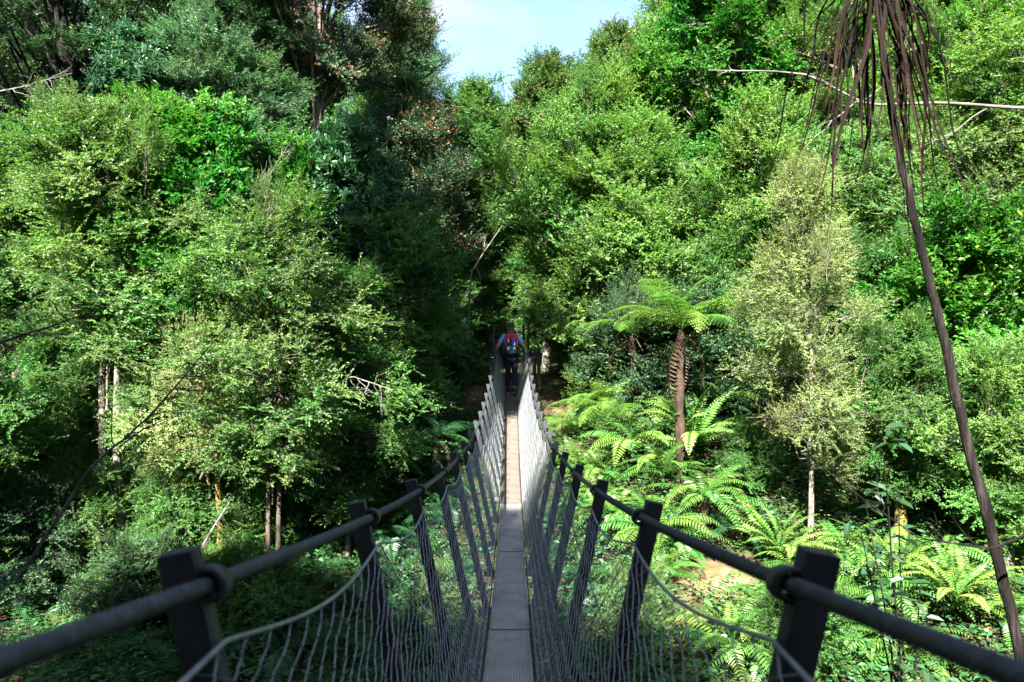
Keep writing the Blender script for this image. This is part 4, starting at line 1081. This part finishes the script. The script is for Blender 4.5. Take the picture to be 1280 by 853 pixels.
# ------------------------------------------------------------------ lancewood at the right: bare leaning trunk and hanging leaves
def lancewood():
    top = at(1093, -22, 3.55); mid1 = at(1118, 170, 3.52); mid2 = at(1172, 400, 3.48); mid3 = at(1222, 600, 3.44); low = at(1282, 840, 3.4)
    gx, gy = low.x + .28, low.y - .05
    base = Vector((gx, gy, gz(gx, gy)))
    root = tag(empty('lancewood_tree', base), 'leaning thin bare trunk with long brown leaves hanging from its top on the right', 'tree')
    key = np.array([base - Vector((0, 0, .2)), base, low, mid3, mid2, mid1, top, top + Vector((-.02, .0, .25))]) - np.array(base)
    s = np.concatenate([[0], np.cumsum(np.linalg.norm(np.diff(key, axis=0), axis=1))])
    ss = np.linspace(0, s[-1], 60)
    rng = np.random.default_rng(3)
    pts = np.stack([np.interp(ss, s, key[:, i]) for i in range(3)], -1)
    ker = np.ones(7) / 7
    pts[3:-3] = np.stack([np.convolve(pts[:, i], ker, 'valid') for i in range(3)], -1)
    pts[2:-2, :2] += rng.normal(0, .004, (56, 2))
    rad = np.interp(ss, s, [.050, .042, .028, .0255, .022, .018, .0155, .013]) * (1 + rng.normal(0, .035, 60))
    mb = MB(); mb.tube(pts, rad, 14)
    mb.build('trunk', M['lance_bark'], root, True)
    ktop = np.array(top - base)
    # tuft of living leaves above the frame keeps the crown whole from other viewpoints
    meshes = []
    for i in range(7):
        r = np.random.default_rng(90 + i)
        t = np.linspace(0, 1, 11)
        out = .07 + .10 * r.random(); L = 1.0
        x = out * (1 - np.exp(-t * 3.2)) + .05 * np.sin(t * 3 + r.random() * 3) * t + .012 * np.sin(t * 11 + r.random() * 6) + .05 * t * t
        z = .10 * np.sin(np.clip(t * 4, 0, math.pi)) * (1 - t) - L * t ** 1.12
        yv = .05 * np.sin(t * 2.5 + i) * t + .014 * np.sin(t * 9 + i * 2.1)
        w = .0085 * np.clip(np.minimum(.35 + t * 2, (1.03 - t) * 3), .08, 1) * r.uniform(.75, 1.25)
        a = r.uniform(-.6, .6) + t * r.uniform(-1.4, 1.4)
        c = np.stack([x, yv, z], -1)
        sd = np.stack([np.sin(a) * .35, np.cos(a), np.zeros(11)], -1)
        nn = np.stack([np.cos(a), -np.sin(a) * .3, np.zeros(11)], -1)
        v = np.stack([c - sd * w[:, None], c + nn * (w * .55)[:, None], c + sd * w[:, None]], 1).reshape(-1, 3)
        k = np.arange(10)[:, None] * 3
        f = np.concatenate([k + [0, 1, 4, 3], k + [1, 2, 5, 4]])
        mb = MB(); mb.add(v, f, np.repeat(np.clip(.35 + .5 * r.random() * t + r.normal(0, .08, 11), 0, 1), 3))
        meshes.append(mb.mesh('hanging_leaf', M['lance']))
    r = random.Random(12)
    for i in range(60):
        a = r.random() * 6.28
        ln = r.uniform(.75, 1.55) * (1 if i % 4 else .7)
        up = r.uniform(-.10, .24)
        wide = r.uniform(1.0, 2.0) if r.random() < .4 else r.uniform(.4, 1.0)
        o = link_mesh('hanging_leaf', meshes[i % 7], root, Vector(ktop) + Vector((math.cos(a) * .02, math.sin(a) * .02, up)), (r.uniform(-.2, .2), r.uniform(-.30, .0), a), (wide, r.uniform(.7, 1.3), ln))
    # two or three that arch far out to the left and right
    for (a, ln, wide) in ((math.pi, .42, 2.9), (math.pi + .35, .38, 2.4), (math.pi - .25, .5, 2.0), (.15, .80, 1.6), (-.3, 1.0, 1.5), (.1, 1.15, 1.9)):
        link_mesh('hanging_leaf', meshes[r.randrange(7)], root, Vector(ktop) + Vector((0, 0, .16)), (0, 0, a), (wide, 1.2, ln))
lancewood()

# ------------------------------------------------------------------ bare branches
def branchy(name, label, cat, pts, rad, mat, seed, n_side=7, side=.5, planar=.5, sub=3, rough=.03):
    """a dead limb with forking bare twigs"""
    rng = np.random.default_rng(seed)
    pts = np.array([np.array(p) for p in pts], dtype=float)
    o0 = pts[0].copy()
    s = np.linspace(0, 1, len(pts)); ss = np.linspace(0, 1, 26)
    c = np.stack([np.interp(ss, s, pts[:, i]) for i in range(3)], -1)
    L = np.linalg.norm(pts[-1] - pts[0])
    c[1:-1] += np.cumsum(rng.normal(0, rough * .12 * L, (24, 3)), 0) * .35 * np.sin(ss[1:-1] * math.pi)[:, None]
    root = tag(empty(name, o0), label, cat)
    mb = MB(); mb.tube(c - o0, np.linspace(rad, rad * .25, 26), 7); mb.build('limb', M[mat], root, True)
    main = nrm((pts[-1] - pts[0])[None])[0]
    for k in range(n_side):
        i = int(rng.uniform(6, 25)); p = c[i]
        d = nrm((main * .7 + rng.normal(0, 1, 3) * np.array([1, planar, 1]))[None])[0]
        l = side * L * rng.uniform(.3, 1) * (1 - .5 * ss[i])
        t = np.linspace(0, 1, 9)[:, None]
        q = p + d * t * l + np.array([0, 0, 1]) * (t ** 2) * l * rng.uniform(-.3, .25) + np.cumsum(rng.normal(0, .025 * l, (9, 3)), 0)
        q[0] = p
        mb = MB(); mb.tube(q - o0, np.linspace(rad * .42, rad * .12, 9), 5, caps=False)
        for z in range(sub):
            j = rng.integers(2, 8); d2 = nrm((d * .8 + rng.normal(0, .7, 3))[None])[0]; l2 = l * rng.uniform(.2, .5)
            q2 = q[j] + d2 * np.linspace(0, 1, 5)[:, None] * l2 + np.cumsum(rng.normal(0, .03 * l2, (5, 3)), 0)
            q2[0] = q[j]
            mb.tube(q2 - o0, np.linspace(rad * .22, rad * .08, 5), 4, caps=False)
        mb.build('twig', M[mat], root, True)
    return root

branchy('bare_branch', 'long bare grey branch crossing behind the hanging brown leaves', 'branch',
        [at(1420, 128, 6.2), at(1280, 136, 6.2), at(1180, 128, 6.2), at(1085, 134, 6.2), at(1010, 95, 6.2), at(960, 90, 6.2), at(885, 88, 6.2)], .019, 'dead_wood', 3, n_side=6, side=.22)
branchy('bare_branch', 'bleached dead branch with fine twigs left of the walkway', 'branch',
        [at(375, 540, 12), at(410, 485, 11.6), at(440, 470, 11.4), at(492, 488, 11.2)], .022, 'dead_wood', 4, n_side=12, side=.45)
branchy('bare_branch', 'whitish bare branch in front of the conifer tiers on the upper left', 'branch',
        [at(300, 250, 13), at(340, 215, 12.6), at(365, 175, 12.4)], .02, 'dead_wood', 5, n_side=9, side=.6)
branchy('bare_branch', 'pale twig against the dark trunks at the top left', 'branch', [at(-20, 118, 14), at(30, 108, 13.6), at(90, 92, 13.4)], .02, 'dead_wood', 6, n_side=8, side=.5)
branchy('bare_branch', 'pale leaning stem left of the far bridge end', 'branch', [at(583, 430, 18.6), at(590, 340, 18.6), at(628, 282, 18.5)], .04, 'dead_wood', 7, n_side=5, side=.3)
branchy('bare_branch', 'thin dark twig slanting up through the shade at the left', 'branch', [at(20, 730, 4.2), at(110, 590, 4.3), at(190, 520, 4.4), at(290, 400, 4.6)], .012, 'bark', 8, n_side=12, side=.35)
branchy('bare_branch', 'dark drooping twig entering at the left edge', 'branch', [at(-40, 440, 4.5), at(60, 410, 4.5), at(130, 385, 4.5)], .011, 'bark', 9, n_side=9, side=.5)
branchy('bare_branch', 'dark thin twig crossing the leaning trunk at the lower right', 'branch', [at(1330, 650, 3.1), at(1240, 685, 3.1), at(1150, 672, 3.2), at(1060, 610, 3.3)], .008, 'lance_bark', 10, n_side=9, side=.4)
branchy('fallen_limb', 'leaning fallen limb behind the first left post', 'branch', [at(235, 720, 10.6), at(262, 668, 10.9), at(292, 620, 11.4)], .035, 'dead_wood', 11, n_side=2, side=.3)

# large leaved bush before the right slope, dark leaf colour standing in for shade
def big_leaf_bush():
    rng = np.random.default_rng(8)
    c = at(1135, 640, 5.2); z = gz(c.x, c.y)
    root = tag(empty('broadleaf_bush', (c.x, c.y, z)), 'dark bush with large shaded oval leaves left of the leaning trunk', 'bush')
    mb = MB(); tips = []
    for k in range(6):
        a = rng.random() * 6.28; h = c.z - z + rng.uniform(-.6, .5); r = rng.uniform(.1, .55)
        t = np.linspace(0, 1, 8)[:, None]
        q = np.array([math.cos(a) * r, math.sin(a) * r, h]) * np.concatenate([t ** 1.8, t ** 1.8, t], 1) + np.cumsum(rng.normal(0, .012, (8, 3)), 0)
        mb.tube(q, np.linspace(.014, .004, 8), 5, caps=False); tips.append((q[-1], q[-1] - q[-3])); tips.append((q[-3], q[-3] - q[-4])); tips.append((q[-2] , q[-1] - q[-3]))
    mb.build('stem', M['lance_bark'], root, True)
    lm = MB(); leaves(lm, np.zeros((1, 3)), np.array([[1., 0, 0]]), np.array([[0, 0, 1.]]), [.13], [.055], np.array([.2]), six=True, fold=.18, droop=.15)
    me = lm.mesh('leaf', M['dark'])
    for (p, d) in tips:
        for q in range(6):
            a = rng.random() * 6.28
            link_mesh('leaf', me, root, Vector(p) + Vector(rng.normal(0, .05, 3)), (rng.normal(0, .4), rng.uniform(-.5, .6), a), float(rng.uniform(.7, 1.3)))
big_leaf_bush()

# ------------------------------------------------------------------ the walker
def flat_mat(name, c, rough=.8, c2=None, scale=30):
    return rough_mat(name, c, c2 or tuple(min(1, v * 1.35) for v in c), scale=scale, rough=rough, bump=.15)
M['skin'] = flat_mat('skin', (.50, .29, .21), .5)
M['trousers'] = flat_mat('navy_trousers', (.012, .016, .030), .85)
M['boots'] = flat_mat('brown_boots', (.03, .022, .018), .7)
M['sole'] = flat_mat('boot_sole', (.16, .14, .11), .8)
M['cap'] = flat_mat('dark_cap', (.035, .045, .06), .85)
M['hair'] = flat_mat('grey_hair', (.12, .10, .085), .8)
M['pack_dark'] = flat_mat('dark_green_pack', (.012, .035, .038), .7)
M['pack_red'] = flat_mat('red_pack', (.62, .025, .03), .6)
M['pack_blue'] = flat_mat('blue_cloth', (.03, .11, .55), .7)
M['white'] = flat_mat('white_patch', (.72, .74, .76), .6)
M['strap'] = flat_mat('black_strap', (.012, .012, .014), .7)
def shirt_mat():
    m, n, l, p = new_mat('checked_blue_shirt')
    tc = n.new('ShaderNodeTexCoord')
    outs = []
    for d in ('X', 'Z'):
        w = n.new('ShaderNodeTexWave'); w.bands_direction = d; w.inputs['Scale'].default_value = 9; w.inputs['Distortion'].default_value = .4
        l.new(tc.outputs['Object'], w.inputs['Vector']); outs.append(w)
    ad = n.new('ShaderNodeMath'); ad.operation = 'ADD'
    l.new(outs[0].outputs['Fac'], ad.inputs[0]); l.new(outs[1].outputs['Fac'], ad.inputs[1])
    mu = n.new('ShaderNodeMath'); mu.operation = 'MULTIPLY'; mu.inputs[1].default_value = .5; l.new(ad.outputs[0], mu.inputs[0])
    r = ramp_node(n, [(.2, (.06, .16, .42)), (.5, (.16, .32, .62)), (.8, (.42, .55, .78))]); l.new(mu.outputs[0], r.inputs['Fac'])
    l.new(r.outputs['Color'], p.inputs['Base Color']); p.inputs['Roughness'].default_value = .85
    return m
M['shirt'] = shirt_mat()

def skin_obj(name, verts, edges, radii, mat, parent=None, root=0, sub=2):
    me = bpy.data.meshes.new(name); me.from_pydata([Vector(v) for v in verts], edges, []); me.update()
    o = bpy.data.objects.new(name, me); COL.objects.link(o)
    if parent: o.parent = parent
    md = o.modifiers.new('skin', 'SKIN'); md.use_smooth_shade = True
    if not me.skin_vertices: me.skin_vertices.new(name='')
    for i, r in enumerate(radii):
        me.skin_vertices[0].data[i].radius = r if isinstance(r, tuple) else (r, r)
        me.skin_vertices[0].data[i].use_root = (i == root)
    s = o.modifiers.new('sub', 'SUBSURF'); s.levels = sub; s.render_levels = sub
    me.materials.append(M[mat])
    return o

def chain(pts, start=0):
    return [(start + i, start + i + 1) for i in range(len(pts) - 1)]

PY = 17.15
def walker():
    zd = float(z_deck(PY))
    ox, oy, oz = .0, PY, zd
    # joints relative to the deck point under the pelvis; +Y is the walking direction
    pel = (0, 0, .95); wai = (0, .01, 1.10); che = (0, .03, 1.30); nec = (0, .05, 1.47); nk2 = (0, .075, 1.54)
    shl, shr = (-.185, .03, 1.42), (.185, .03, 1.42)
    ell, elr = (-.335, .0, 1.19), (.315, .06, 1.17)
    wrl, wrr = (-.395, .16, 1.075), (.30, .27, 1.10)
    hal, har = (-.400, .215, 1.075), (.315, .335, 1.10)
    hpl, hpr = (-.09, 0, .90), (.09, 0, .90)
    knl, knr = (-.085, .16, .50), (.085, -.02, .49)
    anl, anr = (-.075, .17, .105), (.075, -.20, .12)
    V = [pel, wai, che, nec, nk2, shl, ell, wrl, hal, shr, elr, wrr, har, hpl, knl, anl, hpr, knr, anr]
    E = [(0, 1), (1, 2), (2, 3), (3, 4), (2, 5), (5, 6), (6, 7), (7, 8), (2, 9), (9, 10), (10, 11), (11, 12), (0, 13), (13, 14), (14, 15), (0, 16), (16, 17), (17, 18)]
    Rr = [(.145, .10), (.135, .095), (.15, .105), .062, .056, .058, .043, .028, (.036, .02), .058, .043, .028, (.036, .02), .085, .056, .038, .085, .056, .038]
    # fingers and thumbs rooted in the palms; the left hand closes over the rope
    for (h, side, grip) in (((hal), -1, 1.0), ((har), 1, .45)):
        hi = 8 if side < 0 else 12
        for q, (off, ln) in enumerate(((-.03, .070), (-.010, .080), (.010, .075), (.029, .058))):
            b = Vector(h) + Vector((0, off * .5 + .02, .012))
            x_dir = Vector((-1 if side < 0 else 1, 0, 0))
            p1 = b + Vector((off * .4, ln * .35, .006)) + x_dir * .0
            p2 = p1 + Vector((0, ln * (.35 - .15 * grip), -ln * .45 * grip))
            p3 = p2 + Vector((0, -ln * .12 * grip, -ln * .32 * grip - .004))
            i0 = len(V); V += [tuple(b + Vector((off * .8, 0, 0))), tuple(p1 + Vector((off, 0, 0))), tuple(p2 + Vector((off, 0, 0))), tuple(p3 + Vector((off, 0, 0)))]
            E += [(hi, i0), (i0, i0 + 1), (i0 + 1, i0 + 2), (i0 + 2, i0 + 3)]; Rr += [.010, .009, .0085, .007]
        tb = Vector(h) + Vector((-side * .028, -.015, -.004))
        i0 = len(V); V += [tuple(tb), tuple(tb + Vector((-side * .018, .028, -.018))), tuple(tb + Vector((-side * .008, .048, -.032)))]
        E += [(hi, i0), (i0, i0 + 1), (i0 + 1, i0 + 2)]; Rr += [.012, .010, .008]
    # head grown on the neck
    i0 = len(V)
    V += [(0, .088, 1.600), (0, .092, 1.655), (0, .088, 1.715)]
    E += [(4, i0), (i0, i0 + 1), (i0 + 1, i0 + 2)]; Rr += [(.066, .082), (.077, .095), (.062, .080)]
    body = skin_obj('person', V, E, Rr, 'skin')
    body.location = (ox, oy, oz)
    tag(body, 'man in a blue checked shirt and dark cap walking away along the bridge', 'person')
    # facial features
    mb = MB()
    mb.tube([[0, .17, 1.665], [0, .197, 1.630], [0, .182, 1.622]], [.009, .014, .010], 6)
    for s in (-1, 1):
        mb.tube([[s * .031, .168, 1.668], [s * .031, .178, 1.668]], .011, 8)
    mb.tube([[-.026, .173, 1.588], [0, .181, 1.587], [.026, .173, 1.588]], [.004, .007, .004], 6)
    mb.build('face', M['skin'], body, True)
    for s in (-1, 1):
        mb = MB(); mb.tube([[s * .075, .088, 1.625], [s * .090, .078, 1.650], [s * .092, .074, 1.675], [s * .080, .086, 1.685]], [.010, .015, .015, .008], 6)
        mb.build('ear', M['skin'], body, True)
    # hair at the back of the head and cap
    mb = MB(); th = np.linspace(math.radians(190), math.radians(350), 14)
    ring = lambda k, z: np.stack([np.cos(th) * .080 * k, .090 + np.sin(th) * .098 * k, np.full(14, z)], -1)
    rows = [ring(.86, 1.585), ring(1.0, 1.62), ring(1.06, 1.66), ring(1.03, 1.70)]
    v = np.concatenate(rows); f = [[a * 14 + b, a * 14 + b + 1, a * 14 + 15 + b, a * 14 + 14 + b] for a in range(3) for b in range(13)]
    mb.add(v, f); h = mb.build('hair', M['hair'], body, True)
    m = h.modifiers.new('thick', 'SOLIDIFY'); m.thickness = .008
    mb = MB(); n = 20; th = np.arange(n) * 2 * math.pi / n
    prof = [(1.08, 1.672), (1.10, 1.70), (1.06, 1.735), (.88, 1.768), (.52, 1.786), (.06, 1.792)]
    v = np.concatenate([np.stack([np.cos(th) * .080 * k, .090 + np.sin(th) * .100 * k, np.full(n, z)], -1) for k, z in prof])
    f = [[a * n + b, a * n + (b + 1) % n, (a + 1) * n + (b + 1) % n, (a + 1) * n + b] for a in range(5) for b in range(n)]
    mb.add(v, f); cap = mb.build('cap', M['cap'], body, True)
    m = cap.modifiers.new('thick', 'SOLIDIFY'); m.thickness = .006
    mb = MB(); tb = np.linspace(math.radians(35), math.radians(145), 9)
    v = np.concatenate([np.stack([np.cos(tb) * .080, .095 + np.sin(tb) * .098, np.full(9, 1.678)], -1), np.stack([np.cos(tb) * .082, .115 + np.sin(tb) * .155, np.full(9, 1.664)], -1)])
    mb.add(v, [[b, b + 1, b + 10, b + 9] for b in range(8)]); br = mb.build('brim', M['cap'], cap, True)
    m = br.modifiers.new('thick', 'SOLIDIFY'); m.thickness = .004
    # shirt with short sleeves, trousers, boots
    def mid(a, b, t): return tuple(Vector(a).lerp(Vector(b), t))
    sl, sr = mid(shl, ell, .82), mid(shr, elr, .82)
    V2 = [(0, 0, .93), wai, che, (0, .045, 1.455), (0, .055, 1.495), shl, sl, shr, sr, mid(shl, ell, .4), mid(shr, elr, .4)]
    skin_obj('shirt', V2, [(0, 1), (1, 2), (2, 3), (3, 4), (2, 5), (5, 9), (9, 6), (2, 7), (7, 10), (10, 8)],
             [(.172, .125), (.16, .118), (.172, .125), (.095, .085), .072, .078, .074, .078, .074, .074, .074], 'shirt', body, 1)
    V3 = [(0, 0, .97), hpl, knl, (-.078, .172, .14), hpr, knr, (.077, -.18, .16), mid(hpl, knl, .5), mid(hpr, knr, .5)]
    skin_obj('trousers', V3, [(0, 1), (1, 7), (7, 2), (2, 3), (0, 4), (4, 8), (8, 5), (5, 6)],
             [(.165, .125), .105, .076, .066, .105, .076, .066, .092, .092], 'trousers', body, 0)
    for (a, dz, pit) in ((anl, 0.0, 0.0), (anr, .02, .28)):
        a = Vector(a); rot = Matrix.Rotation(-pit, 3, 'X')
        pts = [a + Vector((0, 0, .06)), a + rot @ Vector((0, -.005, -.03)), a + rot @ Vector((0, .08, -.055)), a + rot @ Vector((0, .165, -.062)), a + rot @ Vector((0, -.055, -.055))]
        b = skin_obj('boot', pts, [(0, 1), (1, 2), (2, 3), (1, 4)], [.054, .052, (.050, .040), (.042, .030), (.042, .034)], 'boots', body, 1)
        mb = MB()
        for (c, w, l) in ((Vector((0, .12, -.098)), .088, .15), (Vector((0, -.03, -.098)), .074, .12)):
            mb.box(a + rot @ c, (w, l, .018), rot=rot)
        so = mb.build('sole', M['sole'], b)
    # backpack: worn, so a thing of its own
    bp = tag(empty('backpack', (ox, oy - .13, oz + .98)), 'dark green hiking backpack with red top worn by the walking man', 'backpack')
    def lump(name, c, size, mat, parent=bp, bev=.03):
        mb = MB(); mb.box(c, size); o = mb.build(name, M[mat], parent, True); bevel(o, min(bev, min(size) * .45), 3); return o
    lump('main_bag', (0, -.02, .27), (.31, .20, .52), 'pack_dark', bev=.06)
    lump('lid', (0, -.01, .545), (.25, .19, .075), 'cap', bev=.035)
    lump('red_panel', (0, -.115, .455), (.27, .05, .14), 'pack_red', bev=.02)
    lump('red_strip', (-.135, -.105, .31), (.032, .045, .20), 'pack_red', bev=.01)
    lump('red_strip', (.135, -.105, .31), (.032, .045, .20), 'pack_red', bev=.01)
    lump('zip_line', (0, -.142, .46), (.13, .008, .018), 'pack_dark', bev=.002)
    lump('front_pocket', (0, -.125, .12), (.30, .07, .20), 'pack_dark', bev=.03)
    lump('rolled_cloth', (.062, -.135, .315), (.095, .045, .17), 'pack_blue', bev=.015)
    lump('cloth_stripe', (.085, -.160, .275), (.022, .006, .07), 'white', bev=.001)
    lump('bottle_holder', (-.19, -.03, .12), (.075, .10, .20), 'pack_dark', bev=.03)
    lump('bottle_holder', (.19, -.03, .12), (.075, .10, .20), 'pack_dark', bev=.03)
    lump('tag', (-.07, -.124, .345), (.026, .006, .085), 'white', bev=.001)
    # two small pale ring shaped buckles on the pocket
    for x in (-.075, .075):
        mb = MB(); t = np.linspace(0, 2 * math.pi, 17)
        mb.tube(np.stack([x + np.cos(t) * .020, np.full(17, -.166), .165 + np.sin(t) * .030], -1), .0085, 6, caps=False)
        mb.build('buckle', M['white'], bp, True)
    for s in (-1, 1):
        mb = MB(); mb.tube([[s * .10, .06, .52], [s * .115, .16, .50], [s * .13, .26, .40], [s * .14, .25, .20], [s * .15, .14, .08]], .018, 6)
        mb.build('shoulder_strap', M['strap'], bp, True)
    mb = MB(); th = np.linspace(0, 2 * math.pi, 25)
    mb.tube(np.stack([np.cos(th) * .195, .14 + np.sin(th) * .15, np.full(25, .03)], -1), .018, 6, caps=False)
    mb.build('hip_belt', M['strap'], bp, True)
walker()
